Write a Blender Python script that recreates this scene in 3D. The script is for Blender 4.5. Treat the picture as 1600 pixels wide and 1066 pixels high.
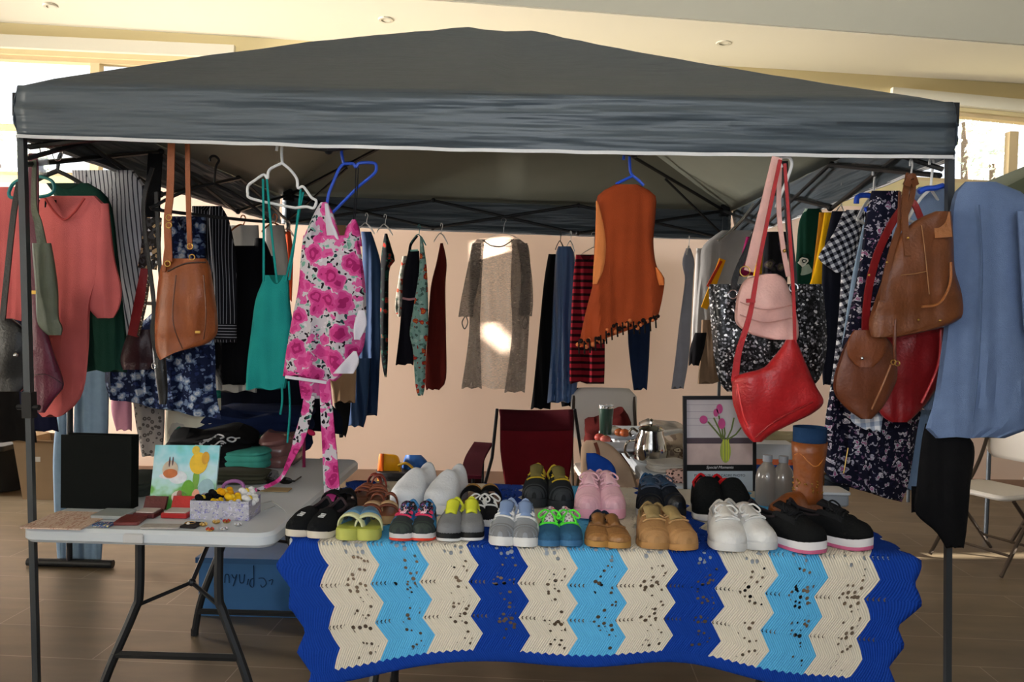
import bpy, bmesh, math, random
from mathutils import Vector, Matrix, noise
from mathutils.geometry import delaunay_2d_cdt

PI = math.pi
random.seed(7)
SC = bpy.context.scene
COL = SC.collection
for _o in list(bpy.data.objects):
    bpy.data.objects.remove(_o)

# ------------------------------------------------------------------ camera
FPX = 1225.0
CAM = Vector((0.0, 0.0, 1.40))
YAW, PITCH, ROLL = math.radians(0.9), math.radians(1.7), math.radians(1.3)
_F = Vector((-math.sin(YAW) * math.cos(PITCH), math.cos(YAW) * math.cos(PITCH), -math.sin(PITCH)))
_R0 = Vector((math.cos(YAW), math.sin(YAW), 0.0))
_U0 = _R0.cross(_F)
_R = _R0 * math.cos(ROLL) + _U0 * math.sin(ROLL)
_U = _U0 * math.cos(ROLL) - _R0 * math.sin(ROLL)
cd = bpy.data.cameras.new('camera')
cam = bpy.data.objects.new('camera', cd)
COL.objects.link(cam)
cd.sensor_width = 36.0
cd.lens = 36.0 * FPX / 1600.0
cd.clip_end = 200
cam.matrix_world = Matrix(((_R.x, _U.x, -_F.x, CAM.x), (_R.y, _U.y, -_F.y, CAM.y), (_R.z, _U.z, -_F.z, CAM.z), (0, 0, 0, 1)))
SC.camera = cam

# ------------------------------------------------------------------ light
SC.view_settings.view_transform = 'Standard'
SC.view_settings.look = 'None'
SC.view_settings.exposure = -0.5
SC.view_settings.gamma = 1.0
w = bpy.data.worlds.new('sky')
SC.world = w
w.use_nodes = True
bg = w.node_tree.nodes['Background']
bg.inputs['Color'].default_value = (0.90, 0.96, 1.04, 1)
bg.inputs['Strength'].default_value = 2.1

def lamp(name, kind, energy, loc, rot, color=(1, 1, 1), **kw):
    l = bpy.data.lights.new(name, kind)
    l.energy = energy
    l.color = color
    for k, v in kw.items():
        setattr(l, k, v)
    o = bpy.data.objects.new(name, l)
    COL.objects.link(o)
    o.location = loc
    o.rotation_euler = rot
    return o

SUN_DIR = Vector((-1.0, 0.30, -0.16)).normalized()
sun = lamp('sun', 'SUN', 130.0, (9, -2, 6), (0, 0, 0), (1.0, 0.93, 0.82), angle=0.006)
sun.rotation_euler = SUN_DIR.to_track_quat('-Z', 'Y').to_euler()
# daylight bounced off the sunny floor up to the bulkhead, and the camera's own flash
lamp('floor_bounce', 'AREA', 7.0, (0.6, 6.15, 2.75), (PI, 0, 0), (1.0, 0.95, 0.80), shape='RECTANGLE', size=3.6, size_y=0.7)
fl_ = lamp('camera_flash', 'SPOT', 85.0, (0.02, 0.03, 1.60), (0, 0, 0), (0.96, 0.98, 1.0), shadow_soft_size=0.04, spot_size=math.radians(88), spot_blend=1.0)
fl_.rotation_euler = (Vector((0.12, 2.4, 0.82)) - fl_.location).to_track_quat('-Z', 'Y').to_euler()
side = lamp('back_wall_fill', 'AREA', 470.0, (-6.7, 5.75, 1.7), (0, 0, 0), (1.0, 0.93, 0.86), shape='RECTANGLE', size=0.9, size_y=2.2, spread=math.radians(75))  # added area lamp, brightens the back wall from the left; no door there
up_ = lamp('fascia_fill', 'AREA', 110.0, (0.8, -2.9, 4.25), (0, 0, 0), (0.95, 0.98, 1.0), shape='RECTANGLE', size=7.0, size_y=0.7, spread=math.radians(60))  # added area lamp that lightens the fascia; there is no window behind it
up_.rotation_euler = Vector((0.0, 1, 0.03)).to_track_quat('-Z', 'Z').to_euler()
side.rotation_euler = Vector((1, 0.09, -0.03)).to_track_quat('-Z', 'Y').to_euler()

# ------------------------------------------------------------------ pixel -> place
def ray(px, py):
    return _F + _R * ((px - 800.0) / FPX) + _U * ((533.0 - py) / FPX)
def at(px, py, Y):
    d = ray(px, py)
    return CAM + d * ((Y - CAM.y) / d.y)
def onz(px, py, z):
    d = ray(px, py)
    return CAM + d * ((z - CAM.z) / d.z)
WALL_Y, WALL_K = 6.6, 0.05
def onwall(px, py, off=0.0):
    d = ray(px, py)
    t = (WALL_Y - off) / (d.y - WALL_K * d.x)
    return CAM + d * t
def pxm(Y):
    return Y / FPX

# ------------------------------------------------------------------ materials
def lin(c):
    if isinstance(c, str):
        c = [int(c[i:i + 2], 16) / 255.0 for i in (0, 2, 4)]
    return tuple((v / 12.92 if v <= 0.04045 else ((v + 0.055) / 1.055) ** 2.4) for v in c[:3])
class NT:
    def __init__(s, name):
        s.m = bpy.data.materials.new(name)
        s.m.use_nodes = True
        s.t = s.m.node_tree
        s.b = s.t.nodes['Principled BSDF']
        s.out = s.t.nodes['Material Output']
    def n(s, kind, **kw):
        x = s.t.nodes.new(kind)
        for k, v in kw.items():
            if k in x.inputs.keys():
                if hasattr(v, 'is_linked') or isinstance(v, bpy.types.NodeSocket):
                    s.t.links.new(v, x.inputs[k])
                else:
                    x.inputs[k].default_value = v
            else:
                setattr(x, k, v)
        return x
    def l(s, a, b):
        s.t.links.new(a, b)
    def coord(s, kind='Object', scale=(1, 1, 1), rot=(0, 0, 0), loc=(0, 0, 0)):
        tc = s.n('ShaderNodeTexCoord')
        mp = s.n('ShaderNodeMapping')
        s.l(tc.outputs[kind], mp.inputs[0])
        mp.inputs['Scale'].default_value = scale
        mp.inputs['Rotation'].default_value = rot
        mp.inputs['Location'].default_value = loc
        return mp.outputs[0]
    def math(s, op, a, b=0.0, c=None):
        x = s.n('ShaderNodeMath', operation=op)
        for i, v in enumerate((a, b) if c is None else (a, b, c)):
            if isinstance(v, bpy.types.NodeSocket):
                s.l(v, x.inputs[i])
            else:
                x.inputs[i].default_value = v
        return x.outputs[0]
    def mix(s, f, a, b):
        x = s.n('ShaderNodeMix', data_type='RGBA')
        for i, v in ((0, f), (6, a), (7, b)):
            if isinstance(v, bpy.types.NodeSocket):
                s.l(v, x.inputs[i])
            else:
                x.inputs[i].default_value = v if i == 0 else (*lin(v), 1)
        return x.outputs[2]
    def ramp(s, f, stops, interp='CONSTANT'):
        x = s.n('ShaderNodeValToRGB')
        s.l(f, x.inputs[0])
        r = x.color_ramp
        r.interpolation = interp
        while len(r.elements) < len(stops):
            r.elements.new(0.5)
        for e, (p, c) in zip(r.elements, stops):
            e.position = p
            e.color = (*lin(c), 1)
        return x.outputs[0]
    def bump(s, h, strength=0.3, dist=0.01):
        b = s.n('ShaderNodeBump')
        b.inputs['Strength'].default_value = strength
        b.inputs['Distance'].default_value = dist
        s.l(h, b.inputs['Height'])
        s.l(b.outputs[0], s.b.inputs['Normal'])
    def set(s, rough=0.8, metal=0.0, spec=0.3, coat=0.0, sheen=0.0):
        s.b.inputs['Roughness'].default_value = rough
        s.b.inputs['Metallic'].default_value = metal
        s.b.inputs['Specular IOR Level'].default_value = spec
        s.b.inputs['Coat Weight'].default_value = coat
        s.b.inputs['Sheen Weight'].default_value = sheen
_mc = {}
def mat(c, rough=0.85, metal=0.0, spec=0.25, var=0.18, vs=9.0, bump=0.0, bs=250.0, kind='', coat=0.0):
    key = (str(c), rough, metal, spec, var, vs, bump, bs, coat)
    if key in _mc:
        return _mc[key]
    k = NT('surface_' + str(c))
    L = lin(c)
    nz = k.n('ShaderNodeTexNoise', Scale=vs, Detail=3.0)
    k.l(k.coord(), nz.inputs['Vector'])
    mx = k.n('ShaderNodeMix', data_type='RGBA')
    k.l(nz.outputs['Fac'], mx.inputs[0])
    mx.inputs[6].default_value = (*[v * (1 - var) for v in L], 1)
    mx.inputs[7].default_value = (*[min(1, v * (1 + var)) for v in L], 1)
    k.l(mx.outputs[2], k.b.inputs['Base Color'])
    if bump:
        n2 = k.n('ShaderNodeTexNoise', Scale=bs, Detail=2.0)
        k.l(k.coord(), n2.inputs['Vector'])
        k.bump(n2.outputs['Fac'], bump, 0.004)
    k.set(rough, metal, spec, coat)
    _mc[key] = k.m
    return k.m
def fabric(c, **kw):
    a = dict(rough=0.95, spec=0.12, var=0.14, vs=14.0, bump=0.35, bs=420.0)
    a.update(kw)
    return mat(c, **a)
def leather(c, **kw):
    a = dict(rough=0.42, spec=0.45, var=0.3, vs=16.0, bump=0.35, bs=130.0)
    a.update(kw)
    return mat(c, **a)
def plastic(c, **kw):
    a = dict(rough=0.4, spec=0.4, var=0.05)
    a.update(kw)
    return mat(c, **a)
def metalm(c, **kw):
    a = dict(rough=0.3, metal=1.0, var=0.05)
    a.update(kw)
    return mat(c, **a)
def stripes(c1, c2, period, duty=0.5, axis=0, slant=0.0, rough=0.95, c3=None):
    """woven stripes along one axis; slant shears them"""
    k = NT('striped_cloth')
    sep = k.n('ShaderNodeSeparateXYZ')
    k.l(k.coord(), sep.inputs[0])
    v = k.math('ADD', sep.outputs[axis], k.math('MULTIPLY', sep.outputs[2 if axis == 0 else 0], slant))
    fr = k.math('FRACT', k.math('DIVIDE', k.math('ADD', v, 10.0), period))
    stops = [(0.0, c1), (duty, c2)]
    if c3:
        stops = [(0.0, c1), (duty, c2), (duty + (1 - duty) * 0.5, c3)]
    k.l(k.ramp(fr, stops), k.b.inputs['Base Color'])
    k.set(rough, 0, 0.12)
    return k.m
def gingham(a, b, c, period, rot=0.0):
    k = NT('gingham_cloth')
    sep = k.n('ShaderNodeSeparateXYZ')
    k.l(k.coord(rot=(0, rot, 0)), sep.inputs[0])
    f = [k.math('GREATER_THAN', k.math('FRACT', k.math('DIVIDE', k.math('ADD', sep.outputs[i], 10.0), period)), 0.5) for i in (0, 2)]
    s = k.math('MULTIPLY', k.math('ADD', f[0], f[1]), 0.5)
    k.l(k.ramp(s, [(0, a), (0.25, b), (0.75, c)]), k.b.inputs['Base Color'])
    k.set(0.95, 0, 0.1)
    return k.m
def floral(ground, petals, accents, s1=16.0, s2=45.0, th=0.42, leaf=None):
    """big blossoms (voronoi discs with petal rings) over a busy ground of small marks"""
    k = NT('flower_print')
    nz = k.n('ShaderNodeTexNoise', Scale=s1 * 2.2, Detail=1.0)
    co = k.coord(scale=(1, 0.25, 1))
    k.l(co, nz.inputs['Vector'])
    wob = k.n('ShaderNodeMix', data_type='VECTOR')
    wob.inputs[0].default_value = 0.03
    k.l(co, wob.inputs[4])
    k.l(nz.outputs['Color'], wob.inputs[5])
    v1 = k.n('ShaderNodeTexVoronoi', Scale=s1)
    v2 = k.n('ShaderNodeTexVoronoi', Scale=s2)
    k.l(wob.outputs[1], v1.inputs['Vector'])
    k.l(wob.outputs[1], v2.inputs['Vector'])
    sepc = k.n('ShaderNodeSeparateColor')
    k.l(v2.outputs['Color'], sepc.inputs[0])
    n = len(accents)
    gr = k.ramp(sepc.outputs[0], [(0.0, ground)] + [((i + 1.0) / (n + 1), a) for i, a in enumerate(accents)])
    edge = k.math('LESS_THAN', v2.outputs['Distance'], 0.45)
    gr2 = k.mix(edge, ground, gr)
    fl = k.ramp(v1.outputs['Distance'], [(0.0, petals[0]), (th * 0.28, petals[1]), (th * 0.55, petals[0]), (th * 0.8, petals[-1])])
    msk = k.math('LESS_THAN', v1.outputs['Distance'], th)
    k.l(k.mix(msk, gr2, fl), k.b.inputs['Base Color'])
    k.set(0.9, 0, 0.15)
    return k.m
def sequin(dark, light, scale=130.0):
    k = NT('sequin_cloth')
    v = k.n('ShaderNodeTexVoronoi', Scale=scale)
    k.l(k.coord(), v.inputs['Vector'])
    sepc = k.n('ShaderNodeSeparateColor')
    k.l(v.outputs['Color'], sepc.inputs[0])
    k.l(k.ramp(sepc.outputs[0], [(0, dark), (0.55, '3a3a3d'), (0.8, light), (0.94, 'e8e8e8')]), k.b.inputs['Base Color'])
    k.set(0.35, 0.55, 0.5)
    k.bump(sepc.outputs[1], 0.7, 0.004)
    return k.m
def leopard(base, spot, scale=60.0):
    k = NT('leopard_cloth')
    v = k.n('ShaderNodeTexVoronoi', Scale=scale)
    k.l(k.coord(), v.inputs['Vector'])
    k.l(k.ramp(v.outputs['Distance'], [(0, base), (0.12, spot), (0.4, base)]), k.b.inputs['Base Color'])
    k.set(0.9)
    return k.m
def sheer(c, alpha=0.55):
    k = NT('sheer_knit')
    sep = k.n('ShaderNodeSeparateXYZ')
    k.l(k.coord(), sep.inputs[0])
    nz = k.n('ShaderNodeTexNoise', Scale=60.0, Detail=4.0)
    k.l(k.coord(scale=(1, 1, 4)), nz.inputs['Vector'])
    a = k.math('MULTIPLY_ADD', nz.outputs['Fac'], 0.8, alpha - 0.4)
    k.b.inputs['Base Color'].default_value = (*lin(c), 1)
    k.set(0.9, 0, 0.1)
    tr = k.n('ShaderNodeBsdfTransparent')
    tl = k.n('ShaderNodeBsdfTranslucent')
    tl.inputs[0].default_value = (*lin(c), 1)
    ad = k.n('ShaderNodeMixShader')
    ad.inputs[0].default_value = 0.45
    k.l(k.b.outputs[0], ad.inputs[1])
    k.l(tl.outputs[0], ad.inputs[2])
    mx = k.n('ShaderNodeMixShader')
    k.l(a, mx.inputs[0])
    k.l(tr.outputs[0], mx.inputs[1])
    k.l(ad.outputs[0], mx.inputs[2])
    k.l(mx.outputs[0], k.out.inputs[0])
    return k.m
def clear(c='ffffff', amt=0.75, rough=0.08):
    """thin clear plastic or glass: mostly see-through with a glossy skin"""
    k = NT('clear_skin')
    tr = k.n('ShaderNodeBsdfTransparent')
    tr.inputs[0].default_value = (*lin(c), 1)
    k.b.inputs['Base Color'].default_value = (*lin(c), 1)
    k.set(rough, 0, 0.6)
    mx = k.n('ShaderNodeMixShader')
    mx.inputs[0].default_value = amt
    k.l(k.b.outputs[0], mx.inputs[1])
    k.l(tr.outputs[0], mx.inputs[2])
    k.l(mx.outputs[0], k.out.inputs[0])
    return k.m

# ------------------------------------------------------------------ mesh building
class MB:
    def __init__(s):
        s.v, s.f, s.uv = [], [], {}
    def add(s, verts, faces):
        o = len(s.v)
        s.v += [Vector(p) for p in verts]
        s.f += [tuple(i + o for i in f) for f in faces]
        return s
    def grid(s, rows, closed_u=False, closed_v=False, skip=None):
        """rows of points -> quads"""
        o = len(s.v)
        nr, nc = len(rows), len(rows[0])
        for r in rows:
            s.v += [Vector(p) for p in r]
        for i in range(nr if closed_v else nr - 1):
            for j in range(nc if closed_u else nc - 1):
                if skip and skip(i, j):
                    continue
                i2, j2 = (i + 1) % nr, (j + 1) % nc
                s.f.append((o + i * nc + j, o + i * nc + j2, o + i2 * nc + j2, o + i2 * nc + j))
        return s
    def loft(s, rings, cap=True):
        o = len(s.v)
        n = len(rings[0])
        s.grid(rings, closed_u=True)
        if cap:
            s.f.append(tuple(o + j for j in range(n))[::-1])
            e = o + (len(rings) - 1) * n
            s.f.append(tuple(e + j for j in range(n)))
        return s
    def tube(s, pts, r, n=8, cap=True, closed=False):
        pts = [Vector(p) for p in pts]
        if len(pts) < 2:
            return s
        rings = []
        N = len(pts)
        up = None
        for i, p in enumerate(pts):
            if closed:
                t = pts[(i + 1) % N] - pts[i - 1]
            else:
                t = pts[min(i + 1, N - 1)] - pts[max(i - 1, 0)]
            if t.length < 1e-9:
                t = Vector((0, 0, 1))
            t.normalize()
            if up is None:
                up = t.orthogonal().normalized()
            up = (up - t * up.dot(t))
            up = up.normalized() if up.length > 1e-6 else t.orthogonal().normalized()
            b = t.cross(up)
            rr = r[i] if isinstance(r, (list, tuple)) else r
            rings.append([p + (up * math.cos(a) + b * math.sin(a)) * rr for a in [2 * PI * k / n for k in range(n)]])
        if closed:
            s.grid(rings, closed_u=True, closed_v=True)
        else:
            s.loft(rings, cap)
        return s
    def ribbon(s, pts, width, th, wdir=None):
        """flat strap: width lies across the path, roughly facing -Y unless wdir is given"""
        pts = [Vector(p) for p in pts]
        N = len(pts)
        rings = []
        for i, p in enumerate(pts):
            t = (pts[min(i + 1, N - 1)] - pts[max(i - 1, 0)]).normalized()
            if wdir is None:
                wd = t.cross(Vector((0, 1, 0)))
                if wd.length < 0.2:
                    wd = Vector((1, 0, 0))
            else:
                wd = Vector(wdir)
            wd = (wd - t * wd.dot(t)).normalized()
            nn = t.cross(wd)
            hw = (width[i] if isinstance(width, (list, tuple)) else width) / 2
            h = th / 2
            rings.append([p + wd * hw + nn * h, p - wd * hw + nn * h, p - wd * hw - nn * h, p + wd * hw - nn * h])
        s.loft(rings)
        return s
    def box(s, c, d, rot=0.0):
        c = Vector(c)
        m = Matrix.Rotation(rot, 3, 'Z')
        vs = [c + m @ Vector((x * d[0] / 2, y * d[1] / 2, z * d[2] / 2)) for x in (-1, 1) for y in (-1, 1) for z in (-1, 1)]
        return s.add(vs, [(0, 1, 3, 2), (4, 6, 7, 5), (0, 4, 5, 1), (2, 3, 7, 6), (0, 2, 6, 4), (1, 5, 7, 3)])
    def hexa(s, p):
        """8 points: bottom loop of four then top loop of four"""
        return s.add(p, [(3, 2, 1, 0), (4, 5, 6, 7), (0, 1, 5, 4), (1, 2, 6, 5), (2, 3, 7, 6), (3, 0, 4, 7)])
    def rslab(s, c, d, r, seg=5, rot=0.0, bev=0.15):
        """rounded-corner slab with softened edges: d = full size, r = corner radius"""
        c = Vector(c)
        m = Matrix.Rotation(rot, 3, 'Z')
        def loop(z, ins):
            out = []
            for k, (sx, sy) in enumerate(((1, 1), (-1, 1), (-1, -1), (1, -1))):
                for q in range(seg + 1):
                    a = PI / 2 * (k + q / seg)
                    x = sx * (d[0] / 2 - r) + (r - ins) * math.cos(a)
                    y = sy * (d[1] / 2 - r) + (r - ins) * math.sin(a)
                    out.append(c + m @ Vector((x, y, z)))
            return out
        b = d[2] * bev
        h = d[2] / 2
        return s.loft([loop(-h, b), loop(-h + b, 0), loop(h - b, 0), loop(h, b)])
    def lathe(s, c, prof, n=24, cap=False):
        """prof: (radius, z) pairs around a vertical axis at c"""
        c = Vector(c)
        rows = [[c + Vector((r * math.cos(2 * PI * k / n), r * math.sin(2 * PI * k / n), z)) for k in range(n)] for r, z in prof]
        return s.loft(rows, cap)
    def ball(s, c, r, n=12, m=8, rot=None):
        c = Vector(c)
        r = (r, r, r) if not isinstance(r, (tuple, list)) else r
        rows = []
        for i in range(m + 1):
            th = PI * i / m
            row = []
            for j in range(n):
                p = Vector((r[0] * math.sin(th) * math.cos(2 * PI * j / n), r[1] * math.sin(th) * math.sin(2 * PI * j / n), r[2] * math.cos(th)))
                row.append(c + (rot @ p if rot else p))
            rows.append(row)
        return s.grid(rows, closed_u=True)
    def build(s, name, m, parent=None, org=None, smooth=True, solid=0.0, subsurf=0, sharp=0.7):
        org = Vector(org) if org is not None else (Vector(parent['_org']) if parent is not None and '_org' in parent else Vector((0, 0, 0)))
        me = bpy.data.meshes.new(name)
        me.from_pydata([tuple(p - org) for p in s.v], [], s.f)
        bm = bmesh.new()
        bm.from_mesh(me)
        bmesh.ops.remove_doubles(bm, verts=bm.verts, dist=1e-6)
        bmesh.ops.recalc_face_normals(bm, faces=bm.faces)
        if smooth:
            for f in bm.faces:
                f.smooth = True
            for e in bm.edges:
                if len(e.link_faces) == 2 and e.calc_face_angle(0) > sharp:
                    e.smooth = False
        bm.to_mesh(me)
        bm.free()
        if m is not None:
            me.materials.append(m)
        o = bpy.data.objects.new(name, me)
        COL.objects.link(o)
        if parent is not None:
            o.parent = parent
        else:
            o.location = org
            o['_org'] = tuple(org)
        if parent is not None:
            o['_org'] = tuple(org)
        if solid:
            md = o.modifiers.new('thickness', 'SOLIDIFY')
            md.thickness = solid
            md.offset = 0
        if subsurf:
            md = o.modifiers.new('smooth', 'SUBSURF')
            md.levels = md.render_levels = subsurf
        return o

def empty(name, org):
    o = bpy.data.objects.new(name, None)
    o.empty_display_size = 0.05
    COL.objects.link(o)
    o.location = org
    o['_org'] = tuple(org)
    return o
def tag(o, label, cat, group=None, kind=None):
    o['label'] = label
    o['category'] = cat
    if group:
        o['group'] = group
    if kind:
        o['kind'] = kind
    return o
def thing(name, label, cat, org, group=None):
    return tag(empty(name, Vector(org)), label, cat, group)
def struct(o):
    o['kind'] = 'structure'
    return o
def text(name, s, m, mtx, size, parent=None, align='CENTER', depth=0.0006, shear=0.0):
    """flat lettering; mtx places its plane (x right, y up)"""
    c = bpy.data.curves.new(name, 'FONT')
    c.body = s
    c.size = size
    c.align_x = align
    c.align_y = 'CENTER'
    c.extrude = depth
    c.shear = shear
    c.materials.append(m)
    o = bpy.data.objects.new(name, c)
    COL.objects.link(o)
    bpy.context.view_layer.update()
    me = bpy.data.meshes.new_from_object(o)
    bpy.data.objects.remove(o)
    o = bpy.data.objects.new(name, me)
    COL.objects.link(o)
    if parent is not None:
        o.parent = parent
        o.matrix_local = Matrix.Translation(-Vector(parent['_org'])) @ mtx
    else:
        o.matrix_world = mtx
    return o
def plane_mtx(p, right, up):
    r = Vector(right).normalized()
    u = (Vector(up) - r * Vector(up).dot(r)).normalized()
    n = r.cross(u)
    return Matrix(((r.x, u.x, n.x, p[0]), (r.y, u.y, n.y, p[1]), (r.z, u.z, n.z, p[2]), (0, 0, 0, 1)))
def spline(pts, n=8):
    """Catmull-Rom through tuples of any length"""
    pts = [tuple(p) for p in pts]
    if len(pts) < 3:
        return [tuple(a + (b - a) * k / n for a, b in zip(pts[0], pts[1])) for k in range(n + 1)]
    P = [pts[0]] + pts + [pts[-1]]
    out = []
    for i in range(1, len(P) - 2):
        for k in range(n):
            t = k / n
            out.append(tuple(0.5 * (2 * b + (c - a) * t + (2 * a - 5 * b + 4 * c - d) * t * t + (3 * b - a - 3 * c + d) * t ** 3)
                             for a, b, c, d in zip(P[i - 1], P[i], P[i + 1], P[i + 2])))
    out.append(pts[-1])
    return out
def path(pts, n=6):
    """list of (px, py, Y) -> smooth world points"""
    return [at(*p) for p in spline(pts, n)]

def lerp_rows(rows, n):
    """rows (y, xl, xr) -> n+1 evenly spaced smooth rows"""
    sp = spline(rows, 10)
    ys = [r[0] for r in sp]
    out = []
    y0, y1 = ys[0], ys[-1]
    k = 0
    for i in range(n + 1):
        y = y0 + (y1 - y0) * i / n
        while k < len(sp) - 2 and sp[k + 1][0] < y:
            k += 1
        a, b = sp[k], sp[k + 1]
        t = 0 if b[0] == a[0] else min(1, max(0, (y - a[0]) / (b[0] - a[0])))
        out.append((y, a[1] + (b[1] - a[1]) * t, a[2] + (b[2] - a[2]) * t))
    return out

def cloth_mb(rows, Y, th=0.05, slope=0.0, fold=0.008, nf=3.0, nu=22, nv=26, seed=0.0, hem=4.0, neck=0.0, mb=None, pw=0.32, lean=0.0, wr=0.006, slant=0.0):
    """A hollow-looking hanging garment: closed sleeve of cloth between the left and right outline given per picture row
    (pixels at distance Y), pleated front to back.  slope = metres of depth per metre across, lean = metres of depth over its height,
    neck = pixels the top edge dips in the middle, slant = pixels the right end of the hem hangs lower"""
    rs = lerp_rows(rows, nv)
    mb = mb or MB()
    rings = []
    xc = sum((r[1] + r[2]) for r in rs) / (2 * len(rs))
    H = rs[-1][0] - rs[0][0]
    for i, (y, xl, xr) in enumerate(rs):
        v = i / nv
        ring = []
        for side in (-1, 1):
            us = [k / nu for k in range(nu + 1)]
            if side == 1:
                us = us[::-1]
            for u in us[:-1] if True else us:
                px = xl + (xr - xl) * u
                ph = 2 * PI * nf * u + seed * 5 + 0.8 * math.sin(3.0 * v + seed)
                fx = px * pxm(Y) * 16.0 * (nf / 3.0)
                f = 2.7 * fold * noise.noise(Vector((fx + 0.25 * math.sin(3 * v), v * 0.7, seed + Y * 3.3))) * (0.3 + 0.7 * v)
                f += 1.7 * fold * noise.noise(Vector((fx * 2.4, v * 1.1, seed + Y * 9.1 + 5))) * (0.2 + 0.8 * v)
                f += wr * (noise.noise(Vector((px * 0.03, y * 0.02, seed * 7.1))))
                bul = max(0.0, 1 - (2 * u - 1) ** 2) ** pw
                tv = th * (0.55 + 0.45 * math.sin(PI * min(1, v * 1.1 + 0.1)))
                dY = slope * (px - xc) * pxm(Y) + lean * (v - 0.5) + f + side * 0.5 * tv * bul
                yy = y
                if neck and side == -1:
                    yy += neck * max(0, 1 - ((u - 0.5) / 0.3) ** 2) * max(0, 1 - v * 6)
                yy += (hem * math.sin(ph * 0.7 + 1) * 0.5 + slant * (u - 0.5)) * v ** 3
                ring.append(at(px, yy, Y + dY))
        rings.append(ring)
    mb.loft(rings)
    return mb

def centroid(mb):
    s = Vector((0, 0, 0))
    for p in mb.v:
        s += p
    return s / max(1, len(mb.v))

def cloth(name, rows, Y, m, label, cat, group=None, parent=None, **kw):
    mb = cloth_mb(rows, Y, **kw)
    if parent is not None:
        return mb.build(name, m, parent)
    return tag(mb.build(name, m, org=centroid(mb)), label, cat, group)

def panel_cdt(outer, holes):
    """triangulate a 2-D outline with holes -> verts2d, tris"""
    vs, es = [], []
    for loop in [outer] + holes:
        o = len(vs)
        vs += [Vector((p[0], p[1])) for p in loop]
        es += [(o + i, o + (i + 1) % len(loop)) for i in range(len(loop))]
    v, e, f, *_ = delaunay_2d_cdt(vs, es, [], 1, 1e-6)
    def inside(p, loop):
        c = False
        for i in range(len(loop)):
            a, b = loop[i], loop[i - 1]
            if (a[1] > p.y) != (b[1] > p.y) and p.x < (b[0] - a[0]) * (p.y - a[1]) / (b[1] - a[1]) + a[0]:
                c = not c
        return c
    fs = []
    for t in f:
        c = sum((v[i] for i in t), Vector((0, 0))) / len(t)
        if not any(inside(c, h) for h in holes) and inside(c, outer):
            fs.append(tuple(t))
    return v, fs
# ================================================================== THE ROOM
# floor: large brown tiles with thin pale joints
k = NT('tile_floor')
br = k.n('ShaderNodeTexBrick', offset=0.5, squash=1.0)
k.l(k.coord(rot=(0, 0, math.radians(2.0))), br.inputs['Vector'])
br.inputs['Scale'].default_value = 1.0
br.inputs['Brick Width'].default_value = 1.2
br.inputs['Row Height'].default_value = 0.30
br.inputs['Mortar Size'].default_value = 0.0025
br.inputs['Mortar Smooth'].default_value = 0.2
br.inputs['Color1'].default_value = (*lin('6d604c'), 1)
br.inputs['Color2'].default_value = (*lin('645744'), 1)
br.inputs['Mortar'].default_value = (*lin('93877b'), 1)
nz = k.n('ShaderNodeTexNoise', Scale=3.0, Detail=6.0)
k.l(k.coord(scale=(1, 3, 1)), nz.inputs['Vector'])
mx = k.n('ShaderNodeMix', data_type='RGBA', blend_type='MULTIPLY')
mx.inputs[0].default_value = 0.55
k.l(br.outputs['Color'], mx.inputs[6])
k.l(k.ramp(nz.outputs['Fac'], [(0.3, '9a9a9a'), (0.7, 'ffffff')], 'LINEAR'), mx.inputs[7])
k.l(mx.outputs[2], k.b.inputs['Base Color'])
k.set(0.38, 0, 0.4)
M_FLOOR = k.m
X0, X1, YF, ZT = -7.0, 7.6, -3.2, 4.9
struct(MB().box((0.3, 2.2, -0.05), (X1 - X0 + 1, 11.5, 0.1)).build('floor', M_FLOOR, smooth=False))

M_WALL = mat('dec3af', rough=0.9, var=0.03, vs=1.5, bump=0.08, bs=60)
M_SIDE = mat('d3d2cf', rough=0.9, var=0.03, vs=1.5)
M_CREAM = mat('dccfae', rough=0.9, var=0.03, vs=1.2)
M_SOFFIT = mat('d8d1bc', rough=0.9, var=0.02, vs=1.2)
# two tones on the back wall: peach below, cream from the window sills up
k = NT('two_tone_wall')
sep = k.n('ShaderNodeSeparateXYZ')
k.l(k.coord(), sep.inputs[0])
k.l(k.mix(k.math('GREATER_THAN', sep.outputs[2], onwall(0, 285).z), 'dec3af', 'd3c294'), k.b.inputs['Base Color'])
k.set(0.9, 0, 0.2)
M_WALL2 = k.m
def uv_on_wall(px, py):
    p = onwall(px, py)
    return (p.x, p.z)
# clerestory openings in the back wall (outlines read off the photograph onto the wall's plane)
def wall_pt(x, z, off=0.0):
    return Vector((x, WALL_Y + WALL_K * x - off, z))
z_top = lambda x: onwall(0, 80).z + (x - onwall(0, 80).x) * (onwall(340, 98).z - onwall(0, 80).z) / (onwall(340, 98).x - onwall(0, 80).x)
W1 = [(-6.6, onwall(-120, 272).z), (onwall(345, 281).x, onwall(345, 281).z), (onwall(345, 99).x, onwall(345, 99).z), (-6.6, onwall(-120, 74).z)]
a_, b_ = onwall(1412, 281), onwall(1600, 290)
c_, d_ = onwall(1600, 183), onwall(1412, 165)
W2 = [(a_.x, a_.z), (6.4, b_.z + (6.4 - b_.x) * (b_.z - a_.z) / (b_.x - a_.x)), (6.4, c_.z + (6.4 - c_.x) * (c_.z - d_.z) / (c_.x - d_.x)), (d_.x, d_.z)]
vs, fs = panel_cdt([(X0, 0), (X1, 0), (X1, ZT), (X0, ZT)], [W1, W2])
mb = MB()
mb.add([wall_pt(p.x, p.y) for p in vs], fs)
o = mb.build('wall_back', M_WALL2, smooth=False)
md = o.modifiers.new('thickness', 'SOLIDIFY')
md.thickness = 0.16
# solidify must grow outward (away from the room)
nrm = o.data.polygons[0].normal
md.offset = -1 if nrm.y < 0 else 1
struct(o)
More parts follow.
